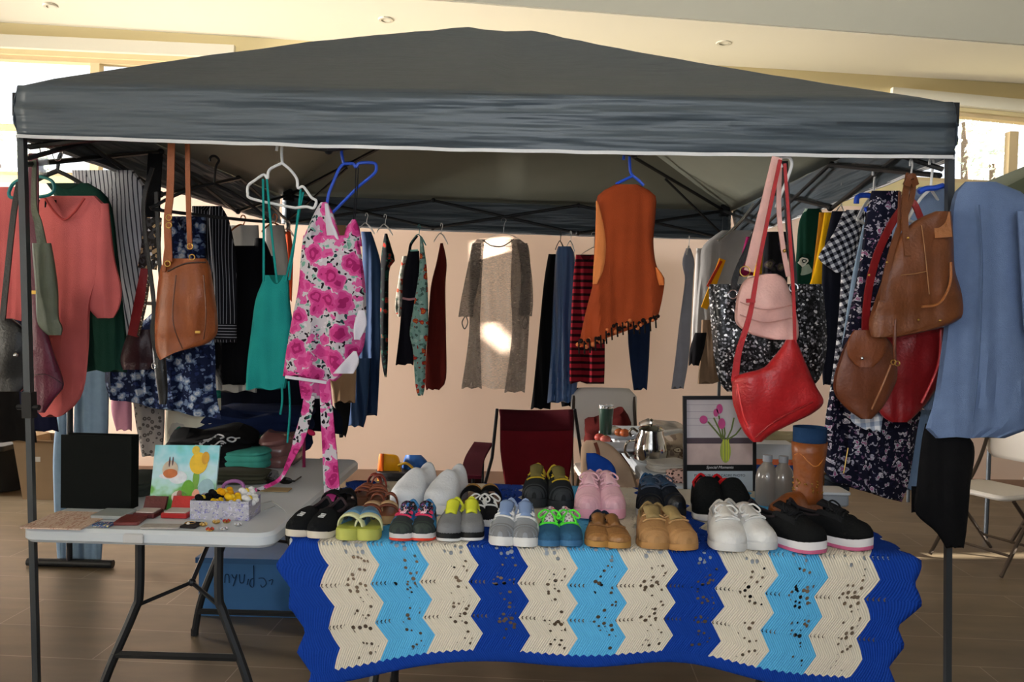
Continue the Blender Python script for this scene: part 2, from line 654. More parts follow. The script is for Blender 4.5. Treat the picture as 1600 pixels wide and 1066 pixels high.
# windows
M_FRAME = mat('cdb68c', rough=0.6, var=0.05)
M_PANE = clear('ffffff', 0.9, 0.05)
def window(name, quad, mulls, rails):
    org = wall_pt(quad[0][0], quad[0][1], -0.08)
    r = empty(name, org)
    r['kind'] = 'structure'
    q = [wall_pt(p[0], p[1], -0.07) for p in quad]
    mb = MB()
    for i in range(4):
        a, b = q[i], q[(i + 1) % 4]
        mb.ribbon([a, b], 0.07, 0.08, wdir=(0, 0, 1) if i in (0, 2) else (1, 0, 0))
    mb.build('window_frame', M_FRAME, r, smooth=False)
    for x in mulls:
        mm = MB()
        mm.ribbon([wall_pt(x, quad[0][1] - 0.02, -0.07), wall_pt(x, quad[2][1] + 0.02, -0.07)], 0.075, 0.07, wdir=(1, 0, 0))
        mm.build('mullion', M_FRAME, r, smooth=False)
    for za, zb, xa, xb in rails:
        mm = MB()
        mm.ribbon([wall_pt(xa, za, -0.07), wall_pt(xb, zb, -0.07)], 0.05, 0.06, wdir=(0, 0, 1))
        mm.build('rail', M_FRAME, r, smooth=False)
    mm = MB().add([wall_pt(p[0], p[1], -0.1) for p in quad], [(0, 1, 2, 3)])
    mm.build('pane', M_PANE, r, smooth=False, solid=0.004)
    # raised head trim
    mm = MB()
    e = [(quad[3][0], quad[3][1] + 0.09), (quad[2][0] + 0.12, quad[2][1] + 0.09)] if name == 'window_1' else [(quad[3][0] - 0.12, quad[3][1] + 0.09), (quad[2][0], quad[2][1] + 0.09)]
    mm.ribbon([wall_pt(*e[0], 0.02), wall_pt(*e[1], 0.02)], 0.1, 0.05, wdir=(0, 0, 1))
    mm.build('head_trim', M_SOFFIT, r, smooth=False)
zr = onwall(40, 200).z
window('window_1', W1, [onwall(144, 150).x, onwall(134, 250).x - 1.6], [(zr + 0.03, zr, -6.6, W1[1][0])])
window('window_2', W2, [onwall(1588, 230).x], [])
# baseboard
mb = MB()
mb.hexa([wall_pt(X0, 0, 0.018), wall_pt(X1, 0, 0.018), wall_pt(X1, 0, 0.001), wall_pt(X0, 0, 0.001), wall_pt(X0, .1, 0.014), wall_pt(X1, .1, 0.014), wall_pt(X1, .1, 0.001), wall_pt(X0, .1, 0.001)])
struct(mb.build('baseboard_back', mat('8f705c', rough=0.5, var=0.15), smooth=False))
# bulkhead (pale soffit) along the back wall with its grey fascia
def soff(px, py, Y):
    return at(px, py, Y)
wl, wr = onwall(0, 35), onwall(1600, 131)
def wz(x):
    return wl.z + (x - wl.x) * (wr.z - wl.z) / (wr.x - wl.x)
fl, fr = at(660, 0, 5.75), at(1600, 72, 5.75)
def fz(x):
    return fl.z + (x - fl.x) * (fr.z - fl.z) / (fr.x - fl.x)
YFa = 5.75
mb = MB()
_xs = [X0 + (X1 - X0) * q / 40 for q in range(41)]
mb.loft([[Vector((x, YFa, fz(x))).lerp(wall_pt(x, wz(x)), q / 4) for q in range(5)] + [wall_pt(x, ZT), Vector((x, YFa, ZT))] for x in _xs])
struct(mb.build('ceiling_bulkhead', M_SOFFIT, smooth=False))
mb = MB().box(((X0 + X1) / 2, 1.2, ZT + 0.05), (X1 - X0, 11.6, 0.1))
struct(mb.build('ceiling', M_SOFFIT, smooth=False))
mb = MB()
mb.hexa([Vector((X0, YFa - 0.02, fz(X0) + .005)), Vector((X1, YFa - 0.02, fz(X1) + .005)), Vector((X1, YFa, fz(X1) + .005)), Vector((X0, YFa, fz(X0) + .005)),
         Vector((X0, YFa - 0.02, ZT)), Vector((X1, YFa - 0.02, ZT)), Vector((X1, YFa, ZT)), Vector((X0, YFa, ZT))])
struct(mb.build('trim_1', mat('a8a494', rough=0.9, var=0.02), smooth=False))
struct(MB().box((X0 - 0.05, 1.8, ZT / 2), (0.1, 10.4, ZT)).build('wall_left', M_SIDE, smooth=False))
# right wall, unseen openings invented to throw sun patches on back wall and floor
def back_to_right(p):
    t = (p.x - X1) / SUN_DIR.x
    q = p - SUN_DIR * t
    return (q.y, q.z)
holes = []
for quad in ([(742, 378), (792, 372), (795, 420), (762, 446), (744, 440)],
             [(776, 446), (800, 444), (800, 500), (792, 508), (776, 488)],
             [(756, 512), (765, 500), (796, 530), (794, 556), (758, 526)]):
    holes.append([back_to_right(onwall(*q)) for q in quad])
fl_ = [onz(1290, 872, 0), onz(1660, 872, 0), onz(1660, 865, 0), onz(1290, 866, 0)]
holes.append([back_to_right(p) for p in fl_])
vs, fs = panel_cdt([(YF, 0), (7.1, 0), (7.1, ZT), (YF, ZT)], holes)
mb = MB().add([Vector((X1, p.x, p.y)) for p in vs], fs)
struct(mb.build('wall_right', M_SIDE, smooth=False, solid=0.01))

vs, fs = panel_cdt([(X0, 0), (X1, 0), (X1, ZT), (X0, ZT)], [[(-2.3, .0005), (2.3, .0005), (2.3, 4.6), (-2.3, 4.6)]])  # opening invented and sized to set how much front daylight enters
struct(MB().add([Vector((p.x, YF, p.y)) for p in vs], fs).build('wall_front', M_SIDE, smooth=False, solid=.1))

# recessed downlights in the soffit
def downlight(px, py, label):
    d = ray(px, py)
    # meet the soffit plane by marching
    t = 4.0
    while t < 9:
        p = CAM + d * t
        u = (p.y - YFa) / (WALL_Y + WALL_K * p.x - YFa)
        if 0 <= u and p.z >= fz(p.x) + (wz(p.x) - fz(p.x)) * u:
            break
        t += 0.004
    p = p + Vector((0, 0, .002))
    r = thing('ceiling_downlight', label, 'ceiling light', p)
    MB().lathe(p, [(0.036, -0.008), (0.056, -0.008), (0.060, -0.003), (0.058, 0.02), (0.036, 0.02)], 20).build('trim_ring', mat('c9c2ae', rough=.4), r)
    MB().lathe(p, [(0.037, -0.007), (0.033, 0.0), (0.02, 0.008), (0.0, 0.01)], 16).build('lamp_lens', mat('8e8a78', rough=0.2), r)
downlight(80, 10, 'small round recessed downlight in the pale soffit over the long window')
downlight(603, 31, 'small round recessed downlight in the pale soffit near the tent peak')
downlight(1131, 67, 'small round recessed downlight in the pale soffit above the sloping tent roof, window beyond')

# trees outside the clerestories
M_LEAF = mat('ccd6bb', rough=0.9, var=0.2, vs=2.0)
def tree(px, py, Y, r, label):
    c = at(px, py, Y)
    root = thing('tree', label, 'tree', (c.x, c.y, 0))
    rnd = random.Random(px)
    mb = MB()
    for i in range(200):
        d = Vector((rnd.gauss(0, 1), rnd.gauss(0, 1), rnd.gauss(0, 0.8))).normalized() * r * rnd.uniform(0.4, 1.0)
        p = c + d
        a = Vector((rnd.uniform(-1, 1), rnd.uniform(-1, 1), rnd.uniform(-1, 1))).normalized() * r * 0.11
        b = a.orthogonal().normalized() * r * 0.05
        mb.add([p - a, p + b, p + a, p - b], [(0, 1, 2, 3)])
    mb.build('foliage', M_LEAF, root, smooth=False)
    MB().tube([(c.x, c.y, 0), (c.x + .1, c.y, c.z * .6), (c.x, c.y + .1, c.z)], [0.2, 0.14, 0.05]).build('trunk', mat('5c4a3a'), root)
tree(-10, 255, 13.0, 1.0, 'hazy tree seen through the long clerestory window, low at its sill')
tree(1556, 255, 14.0, 0.55, 'hazy green tree seen through the window right of the tent')
tree(1510, 190, 18.0, 1.0, 'faint branches seen high in the window right of the tent')
struct(MB().box((0, 20, -0.1), (60, 26, 0.1)).build('ground_outside', mat('b9b08f'), smooth=False))

# ================================================================== THE TENT
TF, TB = 2.53, 5.45
eFLt, eFLb = at(29, 134, TF), at(29, 213, TF)
eFRt, eFRb = at(1488, 160, TF), at(1488, 246, TF)
eBLb = at(440, 349, TB)
eBRb = at(1142, 374, TB)
eBLt, eBRt = eBLb + Vector((0, 0, 0.2)), eBRb + Vector((0, 0, 0.2))
peak = at(793, 40, (TF + TB) / 2)
k = NT('canopy_fabric')
nz = k.n('ShaderNodeTexNoise', Scale=1.0, Detail=5.0)
k.l(k.coord(scale=(3, 3, 22)), nz.inputs['Vector'])
nz2 = k.n('ShaderNodeTexNoise', Scale=26.0, Detail=4.0)
k.l(k.coord(), nz2.inputs['Vector'])
k.l(k.mix(nz2.outputs['Fac'], '434b52', '4e565c'), k.b.inputs['Base Color'])
k.bump(nz.outputs['Fac'], 0.5, 0.03)
k.set(0.5, 0, 0.35)
tl = k.n('ShaderNodeBsdfTranslucent')
tl.inputs[0].default_value = (*lin('8a8a72'), 1)
mx = k.n('ShaderNodeMixShader')
mx.inputs[0].default_value = 0.16
k.l(k.b.outputs[0], mx.inputs[1])
k.l(tl.outputs[0], mx.inputs[2])
k.l(mx.outputs[0], k.out.inputs[0])
M_TENT = k.m
M_TENT_IN = mat('83877a', rough=.6, spec=.3, var=.05)      # the silvery coating inside
k = NT('valance_fabric')
nz = k.n('ShaderNodeTexNoise', Scale=1.0, Detail=3.0)
k.l(k.coord(scale=(0.9, 0.9, 13)), nz.inputs['Vector'])
k.b.inputs['Base Color'].default_value = (*lin('4a545c'), 1)
k.bump(nz.outputs['Fac'], 0.9, 0.07)
k.set(0.42, 0, 0.5)
M_VAL = k.m
M_POLE = mat('4b5055', rough=0.35, metal=0.6, var=0.06)
M_DARK = mat('1d1e20', rough=0.4, var=0.1)
TC = Vector((peak.x, (TF + TB) / 2, 0))
tent = thing('canopy_tent', 'dark grey pop-up canopy tent over the whole stall with a white-edged front valance', 'canopy tent', TC)
N = 40
rows = []
for j in range(N + 1):
    v = -1 + 2 * j / N
    row = []
    for i in range(N + 1):
        u = -1 + 2 * i / N
        a, b = (1 - u) / 2, (1 + u) / 2
        c, d = (1 - v) / 2, (1 + v) / 2
        p = eFLt * a * c + eFRt * b * c + eBLt * a * d + eBRt * b * d
        r = max(abs(u), abs(v))
        s = 1 - r
        g = s - 0.035 * math.sin(PI * s) * (1 if u > 0 else -0.55)
        m_ = min(abs(u), abs(v)) / max(r, 1e-6)
        sag = -0.05 * math.sin(PI * s) * (1 - m_ ** 2)
        ez = p.z
        z = ez + (peak.z - ez) * g + sag + 0.004 * noise.noise(Vector((u * 9, v * 9, 0)))
        cap = max(0, 1 - r / 0.17)
        z += 0.012 * min(1, cap * 3) - (0.055 * cap ** 2 if cap > 0 else 0)
        if r > 0.985:
            z -= 0.004
        row.append(Vector((p.x, p.y, z)))
    rows.append(row)
mb = MB()
mb.v = [p for r_ in rows for p in r_]
for j in range(N):
    for i in range(N):
        a, b, c, d = j * (N + 1) + i, j * (N + 1) + i + 1, (j + 1) * (N + 1) + i + 1, (j + 1) * (N + 1) + i
        mb.f += [(a, b, c), (a, c, d)] if (i < N / 2) == (j < N / 2) else [(a, b, d), (b, c, d)]
top = mb.build('canopy_roof', M_TENT, tent, solid=0.003, sharp=0.5)
top.data.materials.append(M_TENT_IN)
if top.data.polygons[0].normal.z < 0:
    top.data.flip_normals()
top.modifiers[0].material_offset = 1
def valance(a_t, b_t, a_b, b_b, outn, seed, trim=True):
    n, mrow = 90, 12
    rows = []
    for j in range(mrow + 1):
        v = j / mrow
        row = []
        for i in range(n + 1):
            u = i / n
            p = (a_t * (1 - u) + b_t * u) * (1 - v) + (a_b * (1 - u) + b_b * u) * v
            wv = 0.016 * noise.noise(Vector((u * 3.5, v * 5.0 + 2.5 * u, seed))) * math.sin(PI * v) + 0.009 * noise.noise(Vector((u * 14, v * 9, seed + 3))) * v
            wv += 0.012 * math.sin(PI * v)
            sagz = -0.012 * math.sin(PI * u) * v + 0.003 * noise.noise(Vector((u * 20, 0, seed))) * v
            row.append(p + outn * (wv + 0.004) + Vector((0, 0, sagz)))
        rows.append(row)
    vo = MB().grid(rows).build('valance', M_VAL, tent, solid=0.002)
    if trim:
        mb = MB().ribbon([p + outn * 0.002 for p in rows[-1]], 0.011, 0.005, wdir=(0, 0, 1))
        mb.build('hem_binding', mat('d8d8d8', rough=0.6), vo)
    return rows
valance(eFLt, eFRt, eFLb, eFRb, Vector((0, -1, 0)), 1.0)
M_VALB = M_VAL
valance(eBRt, eBLt, eBRb, eBLb, Vector((0, 1, 0)), 2.0)
valance(eBLt, eFLt, eBLb, eFLb, Vector((-1, 0, 0)), 3.0)
valance(eFRt, eBRt, eFRb, eBRb, Vector((1, 0, 0)), 4.0)
# legs: square outer tube + slimmer inner tube + slider collar + foot
def leg(topp, foot, kz):
    d = (foot - topp)
    mid = topp + d * kz
    mb = MB()
    def sq(p, s):
        return [p + Vector((x * s, y * s, 0)) for x, y in ((-1, -1), (1, -1), (1, 1), (-1, 1))]
    mb.loft([sq(topp, .0108), sq(mid, .0108)])
    lo = mb.build('leg', M_POLE, tent, smooth=False)
    mb = MB().loft([sq(mid, .0092), sq(foot, .0092)])
    mb.build('inner_tube', M_POLE, lo, smooth=False)
    mb = MB().loft([sq(mid + d.normalized() * -0.05, .016), sq(mid + d.normalized() * 0.035, .016)])
    mb.tube([mid + Vector((-.036, -.005, 0)), mid + Vector((.036, -.005, 0))], .009, 8)
    mb.build('lock_collar', M_DARK, lo, smooth=False)
    mb = MB().box(foot + Vector((0, 0, .006)), (.07, .07, .012))
    mb.build('foot_plate', M_DARK, lo, smooth=False)
    return lo
def foot_at(top, px, py):
    """extend the line from the leg's top through a picture point (same distance) to the floor"""
    q = at(px, py, TF)
    d = q - top
    return top + d * (top.z / -d.z)
lfl = at(33, 240, TF + 0.02)
lfr = at(1481, 262, TF + 0.02)
leg(lfl + Vector((0, 0, .14)), foot_at(lfl, 57, 1060), 0.475)
leg(lfr + Vector((0, 0, .16)), foot_at(lfr, 1480, 1060), 0.62)
lbl, lbr = eBLb + Vector((0.06, -0.04, 0)), eBRb + Vector((-0.06, -0.04, 0))
leg(lbl + Vector((0, 0, .15)), Vector((lbl.x, lbl.y, 0)), 0.5)
leg(lbr + Vector((0, 0, .15)), Vector((lbr.x, lbr.y, 0)), 0.5)
def corner_bracket(p):
    MB().box(p, (.06, .06, .075)).build('corner_bracket', M_DARK, tent, smooth=False)
CF = [lfl + Vector((0, 0.03, .16)), lfr + Vector((0, 0.03, .17)), lbr + Vector((0, 0, .19)), lbl + Vector((0, 0, .19))]
for p in CF:
    corner_bracket(p)
def scissors(a, b, dz, n=3):
    """n scissor pairs between two corners"""
    pts_t = [a.lerp(b, i / n) for i in range(n + 1)]
    for i in range(n):
        p, q = pts_t[i], pts_t[i + 1]
        up, dn = Vector((0, 0, 0.0)), Vector((0, 0, -dz))
        off = (b - a).cross(Vector((0, 0, 1))).normalized() * 0.009
        if i % 2 == 0:
            l1, l2 = (p + up, q + dn), (p + dn, q + up)
        else:
            l1, l2 = (p + dn, q + up), (p + up, q + dn)
        for (s_, e_), sg in ((l1, 1), (l2, -1)):
            MB().tube([s_ + off * sg, e_ + off * sg], 0.0095, 6).build('truss_bar', M_DARK, tent)
        c = (p + q + dn + up) / 2
    for p in pts_t[1:-1]:
        MB().ball(p, .016, 8, 5).build('truss_joint', M_DARK, tent)
        MB().ball(p + Vector((0, 0, -dz)), .016, 8, 5).build('truss_joint', M_DARK, tent)
scissors(CF[0], CF[1], .13)
scissors(CF[1], CF[2], .19)
scissors(CF[3], CF[2], .19)
scissors(CF[0], CF[3], .19)
hub = peak + Vector((0, 0, -0.25))
MB().tube([peak + Vector((0, 0, -0.06)), hub + Vector((0, 0, -.12))], .02, 8).build('center_pole', M_DARK, tent)
for p in CF:
    q = hub.lerp(p, 0.02)
    rp = q.lerp(p, 0.5) + Vector((0, 0, -0.015))
    MB().tube([q, rp, p], 0.0105, 6).build('roof_rafter', M_DARK, tent)
    s0 = q.lerp(p, 0.66)
    MB().tube([s0 + Vector((0, 0, -.03)), p + Vector((0, 0, -.17))], 0.008, 6).build('rafter_strut', M_DARK, tent)
# eyelets in the roof seam
# ------------------------------------------------------------------ second tent at the far right edge
olive = mat('4a5140', rough=0.7)
c = at(1655, 278, 5.2)
t2 = thing('canopy_tent', 'olive green tent roof peeking in at the right edge behind the blue denim shirt', 'canopy tent', (c.x + .9, c.y + 1, 0))
b0 = at(1553, 302, 5.2)
q = [b0, b0 + Vector((2.6, -.1, .02)), b0 + Vector((2.6, 2.0 - .75, .02)), b0 + Vector((0, 1.1, .02))]
pk = b0 + Vector((1.3, .6, .62))
MB().add(q + [pk], [(0, 1, 4), (1, 2, 4), (2, 3, 4), (3, 0, 4)]).build('canopy_roof', olive, t2, smooth=False, solid=.004)
for a, b in ((0, 1), (1, 2), (2, 3), (3, 0)):
    MB().add([q[a], q[b], q[b] - Vector((0, 0, .17)), q[a] - Vector((0, 0, .17))], [(0, 1, 2, 3)]).build('valance', olive, t2, smooth=False, solid=.003)
for a in q:
    MB().tube([a.lerp(pk, .04) - Vector((0, 0, .03)), Vector((a.lerp(pk, .04).x, a.lerp(pk, .04).y, 0))], .014, 8).build('leg', M_POLE, t2)

# ================================================================== TABLES
M_WHITE = mat('cdd4da', rough=0.45, spec=0.4, var=0.03)
M_LEG = mat('2b2c2e', rough=0.35, metal=0.3, var=0.08)
TZ = 0.74
def table(label, xl, xr, y0, y1, z=TZ, yawd=0.0, ends='y', handle=False):
    """white plastic folding table: rounded moulded top with a skirt, two folding steel leg frames"""
    c = Vector(((xl + xr) / 2, (y0 + y1) / 2, 0))
    r = thing('folding_table', label, 'table', c)
    w_, d_ = xr - xl, y1 - y0
    MB().rslab(c + Vector((0, 0, z - .0225)), (w_, d_, .045), .055, 6, bev=.22).build('table_top', M_WHITE, r, sharp=.6)
    along = d_ if ends == 'y' else w_
    for sg in (-1, 1):
        e = along / 2 - .24
        hw = (w_ if ends == 'y' else d_) / 2 - .11
        def P(a, b, zz):
            return c + (Vector((a, b * sg, zz)) if ends == 'y' else Vector((b * sg, a, zz)))
        for s2 in (-1, 1):
            pts = [P(s2 * (hw - .02) * .52, e, z - .05), P(s2 * (hw - .02) * .52, e, .47), P(s2 * hw * .55, e, .40), P(s2 * hw * .88, e + .01, .17), P(s2 * hw, e + .02, .012)]
            lg = MB().tube([Vector(p) for p in spline([tuple(p) for p in pts], 5)], .0155, 8).build('leg', M_LEG, r)
            MB().tube([pts[-1] + Vector((0, 0, -.01)), pts[-1] + Vector((0, 0, .02))], .017, 8).build('foot_cap', M_DARK, lg)
        kx, zx = (.77, .262) if sg < 0 else (.93, .11)
        MB().tube([P(-hw * kx, e + .008, zx), P(hw * kx, e + .008, zx)], .013, 6).build('cross_bar', M_LEG, r)
        jy = e - .05
        br = MB()
        J = P(0, e - .10, .47)
        br.tube([J, P(0, e - .42, z - .05)], .008, 6)
        br.tube([J, P(hw * .53, e, .42)], .007, 6)
        br.tube([J, P(-hw * .53, e, .42)], .007, 6)
        br.ball(J, .014, 8, 6)
        br.build('leg_brace', M_LEG, r)
        MB().box(P(0, e - .2, z - .052), (w_ * .8, .03, .014) if ends == 'y' else (.03, d_ * .8, .014)).build('under_rail', M_LEG, r, smooth=False)
    return r
fl3, fr3 = onz(28, 824, TZ), onz(425, 836, TZ)
yl = (fl3.y + fr3.y) / 2
LT = (fl3.x, fr3.x, yl, yl + 1.24)
lt = table('white plastic folding table holding trinkets, book and folded clothes, beside the crochet blanket', *LT)
# moulded clip in the middle of the front skirt
cx_ = at(208, 844, yl - .004)
MB().rslab(Vector((cx_.x, yl - .001, TZ - .024)), (.062, .012, .03), .004, 3).build('front_clip', mat('c6c7c8', rough=.5), lt)
fl3, fr3 = onz(436, 852, TZ), onz(1415, 862, TZ)
yc = (fl3.y + fr3.y) / 2
CT = (fl3.x, fr3.x, yc, yc + .78)
ct = table('white folding table almost hidden under the striped crochet blanket and rows of shoes', *CT, ends='x')
p0, p1 = onz(903, 668, TZ), onz(1056, 756, TZ)
RT = (0.52, 1.27, 3.12, 4.92)
rt = table('white folding table heaped with dishes and linens behind the shoe rows', *RT)
print('LT', LT, 'CT', CT, 'RTpix', p0, p1)

# ------------------------------------------------------------------ crochet blanket
k = NT('crochet_wool')
tc = k.n('ShaderNodeTexCoord')
sep = k.n('ShaderNodeSeparateXYZ')
k.l(tc.outputs['UV'], sep.inputs[0])
S_, T_ = sep.outputs[0], sep.outputs[1]
PER = 0.128
zig = k.math('PINGPONG', k.math('ADD', T_, 0.02), PER / 2)
s1 = k.math('ADD', S_, k.math('MULTIPLY_ADD', zig, -0.54, 0.02))
NSTR = 13.0
WST = 1.93 / NSTR
fs_ = k.math('DIVIDE', s1, WST)
idx = k.math('FLOOR', fs_)
frs = k.math('FRACT', fs_)
order = ['D', 'C', 'L', 'C', 'D', 'C', 'L', 'C', 'D', 'C', 'L', 'C', 'D']
cm = {'D': '123a94', 'C': 'd8cfbd', 'L': '56aadb'}
stops = [(0.0, cm['D'])] + [((i - 0.5) / 16.0, cm[order[i]]) for i in range(1, 13)]
colr = k.ramp(k.math('DIVIDE', idx, 16.0), stops)
bord = k.math('GREATER_THAN', T_, 1.262)
jag = k.math('MULTIPLY', k.math('PINGPONG', S_, 0.012), 0.7)
bord = k.math('GREATER_THAN', k.math('ADD', T_, jag), 1.262)
colr = k.mix(bord, colr, cm['D'])
# knitted ridges follow the zig-zag
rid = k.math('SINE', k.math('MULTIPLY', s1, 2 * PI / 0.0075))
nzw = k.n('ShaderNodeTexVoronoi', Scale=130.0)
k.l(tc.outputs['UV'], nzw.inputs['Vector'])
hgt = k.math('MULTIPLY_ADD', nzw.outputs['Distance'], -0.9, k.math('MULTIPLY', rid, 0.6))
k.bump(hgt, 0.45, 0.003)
shade = k.n('ShaderNodeMix', data_type='RGBA', blend_type='MULTIPLY')  # shade painted into the furrows between the ridges
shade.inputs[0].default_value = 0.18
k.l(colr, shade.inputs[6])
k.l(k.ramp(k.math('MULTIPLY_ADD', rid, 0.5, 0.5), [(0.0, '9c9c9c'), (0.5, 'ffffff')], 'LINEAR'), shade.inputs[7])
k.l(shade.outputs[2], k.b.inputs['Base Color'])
k.set(0.97, 0, 0.1)
# open lacework: round gaps clustered where the zig-zag points one way
hv = k.n('ShaderNodeTexVoronoi', Scale=1.0)
hv.inputs['Randomness'].default_value = 0.7
mpv = k.n('ShaderNodeMapping')
mpv.inputs['Scale'].default_value = (58, 54, 1)
cmb = k.n('ShaderNodeCombineXYZ')
k.l(S_, cmb.inputs[0])
k.l(T_, cmb.inputs[1])
k.l(cmb.outputs[0], mpv.inputs[0])
k.l(mpv.outputs[0], hv.inputs['Vector'])
zn = k.math('DIVIDE', zig, PER / 2)          # phase of the zig-zag between its two turns
hole = k.math('LESS_THAN', hv.outputs['Distance'], k.math('MULTIPLY_ADD', zn, -0.13, 0.42))
inb = k.math('MULTIPLY', k.math('GREATER_THAN', frs, 0.47), k.math('LESS_THAN', k.math('ADD', frs, k.math('MULTIPLY', zn, 0.12)), 0.93))
ends_ = k.math('MULTIPLY', k.math('GREATER_THAN', idx, 0.5), k.math('LESS_THAN', idx, 11.5))
hole = k.math('MULTIPLY', k.math('MULTIPLY', hole, inb), k.math('MULTIPLY', ends_, k.math('LESS_THAN', T_, 1.24)))
small = k.math('MULTIPLY', k.math('LESS_THAN', k.math('ABSOLUTE', k.math('ADD', zn, -0.05)), 0.06), k.math('LESS_THAN', k.math('FRACT', k.math('DIVIDE', s1, 0.0125)), 0.38))
small = k.math('MULTIPLY', small, k.math('MULTIPLY', k.math('LESS_THAN', frs, 0.36), k.math('LESS_THAN', T_, 1.24)))
hole = k.math('MAXIMUM', hole, small)
tr = k.n('ShaderNodeBsdfTransparent')
mx = k.n('ShaderNodeMixShader')
k.l(hole, mx.inputs[0])
k.l(k.b.outputs[0], mx.inputs[1])
k.l(tr.outputs[0], mx.inputs[2])
k.l(mx.outputs[0], k.out.inputs[0])
M_CROCHET = k.m
def crochet():
    x0, x1, y0, y1 = CT
    n, ma, mbk = 150, 26, 30
    top_len = 0.86
    verts, uvs, faces = [], [], []
    for j in range(ma + mbk + 1):
        for i in range(n + 1):
            s = 0.045 + (1.845) * i / n
            sx = x0 - 0.03 + s / 1.93 * (x1 - x0 + 0.06)
            e = abs(2 * i / n - 1)
            if j <= ma:
                t = top_len * j / ma
                y = y1 + .02 - t * ((y1 + .02 - y0) / top_len)
                over = max(0, x0 + .015 - sx, sx - x1 + .015)
                z = TZ + .006 + .002 * noise.noise(Vector((s * 9, t * 9, 1))) - over * 1.6
                drop = 0
            else:
                q = (j - ma) / mbk
                t = top_len + 0.44 * q
                L = (0.325 + 0.085 * e ** 2.2 + .012 * math.sin(s * 9)) * q
                bend = min(1, L / 0.035)
                y = y0 - 0.022 * math.sin(bend * PI / 2) - 0.014 * (0.5 + 0.5 * math.sin(s * 13 + 1)) * q - .02 * q
                z = TZ + .006 - 0.03 * (1 - math.cos(bend * PI / 2)) - max(0, L - 0.035) - max(0, x0 + .015 - sx, sx - x1 + .015) * 1.2
                drop = q
            # the hanging end edges scallop with the zig-zag and lean inward
            zg = abs(((t + .02) / PER) % 1 - 0.5) * 2
            edge = max(0, (e - 0.86) / 0.14)
            sgn = -1 if i < n / 2 else 1
            x = sx + edge * (0.035 * (zg - .5)) - sgn * (0.075 * drop * (2 * i / n - 1) * sgn) 
            x += (0.03 * edge * sgn if 0 < drop < .5 else 0) * math.sin(drop * 2 * PI) 
            verts.append(Vector((x, y, z)))
            uvs.append((s, t))
    for j in range(ma + mbk):
        for i in range(n):
            a = j * (n + 1) + i
            faces.append((a, a + 1, a + n + 2, a + n + 1))
    me = bpy.data.meshes.new('crochet_blanket')
    org = Vector(((x0 + x1) / 2, (y0 + y1) / 2, TZ))
    me.from_pydata([tuple(v - org) for v in verts], [], faces)
    ul = me.uv_layers.new(name='UVMap')
    for lp in me.loops:
        ul.data[lp.index].uv = uvs[lp.vertex_index]
    for p in me.polygons:
        p.use_smooth = True
    me.materials.append(M_CROCHET)
    o = bpy.data.objects.new('crochet_blanket', me)
    COL.objects.link(o)
    o.location = org
    o['_org'] = tuple(org)
    md = o.modifiers.new('thickness', 'SOLIDIFY')
    md.thickness = 0.005
    md.offset = 0
    tag(o, 'crochet blanket with zigzag stripes of navy, cream and sky blue draped over the shoe table', 'blanket')
crochet()
# ================================================================== HANGERS
def hanger_path(name, parts, Y, r, m, label, slope=0.0, xc=0, group=None):
    """plastic or wire hanger bent from picture points at distance Y; parts: list of (part name, points)"""
    pts0 = [at(x, y, Y + slope * (x - xc) * pxm(Y)) for x, y in parts[0][1]]
    root = thing(name, label, 'clothes hanger', pts0[0], group)
    for pn, pts in parts:
        w3 = [at(x, y, Y + slope * (x - xc) * pxm(Y)) for x, y in spline(pts, 5)]
        MB().tube(w3, r, 7).build(pn, m, root)
    return root
M_HW, M_HB, M_HT, M_HK = plastic('e2e2e0'), plastic('1c49b8'), plastic('1f7f80'), plastic('161719')
M_WIRE = metalm('c9c9c9')
def hanger(px, py, Y, m, label, wid=0.4, yaw=0.0, r=0.004, drop=0.10, neck=0.06, bar=True):
    """ordinary hanger: hook over a bar at the picture point, shoulders, lower bar"""
    h = at(px, py, Y)
    root = thing('clothes_hanger', label, 'clothes hanger', h)
    d = Vector((math.cos(yaw), math.sin(yaw), 0))
    z = Vector((0, 0, 1))
    hk = [h + d * (0.017 * math.cos(a)) + z * (0.017 * math.sin(a) - .012) for a in [math.radians(x) for x in (200, 160, 120, 80, 40, 0)]]
    hk += [h + d * .006 - z * .035, h - z * (.035 + neck)]
    MB().tube([Vector(p) for p in spline([tuple(p) for p in hk], 4)], r * .8, 6).build('hook', m, root)
    b = h - z * (.035 + neck)
    l, rr = b - d * wid / 2 - z * drop, b + d * wid / 2 - z * drop
    pts = [b, b.lerp(l, .5) + z * .012, l, l - z * .018 + d * .012]
    if bar:
        pts += [rr - z * .018 - d * .012]
    else:
        pts = [l - z * .006, l, b.lerp(l, .5) + z * .012, b]
    pts += [rr, b.lerp(rr, .5) + z * .012, b]
    MB().tube([Vector(p) for p in spline([tuple(p) for p in pts], 4)], r, 6).build('shoulder_bar', m, root)
    return root

def garment(name, pieces, Y, m, label, cat, group=None, **kw):
    mb = MB()
    for rows, k2 in pieces:
        a = dict(kw)
        a.update(k2)
        y2 = a.pop('Y', Y)
        cloth_mb(rows, y2, mb=mb, **a)
    return tag(mb.build(name, m, org=centroid(mb)), label, cat, group)
def rib(name, pts, w, th, m, parent, wdir=None, n=6):
    return MB().ribbon(path(pts, n), w, th, wdir).build(name, m, parent, sharp=1.2)
def cord(name, pts, r, m, parent, n=6):
    return MB().tube(path(pts, n), r, 7).build(name, m, parent)
def blob(name, px, py, Y, r, m, parent):
    return MB().ball(at(px, py, Y), r, 10, 7).build(name, m, parent)
def ring(name, px, py, Y, R_, r, m, parent, sx=1.0):
    c = at(px, py, Y)
    return MB().tube([c + Vector((R_ * sx * math.cos(a), 0, R_ * math.sin(a))) for a in [2 * PI * q / 18 for q in range(18)]], r, 6, closed=True).build(name, m, parent)
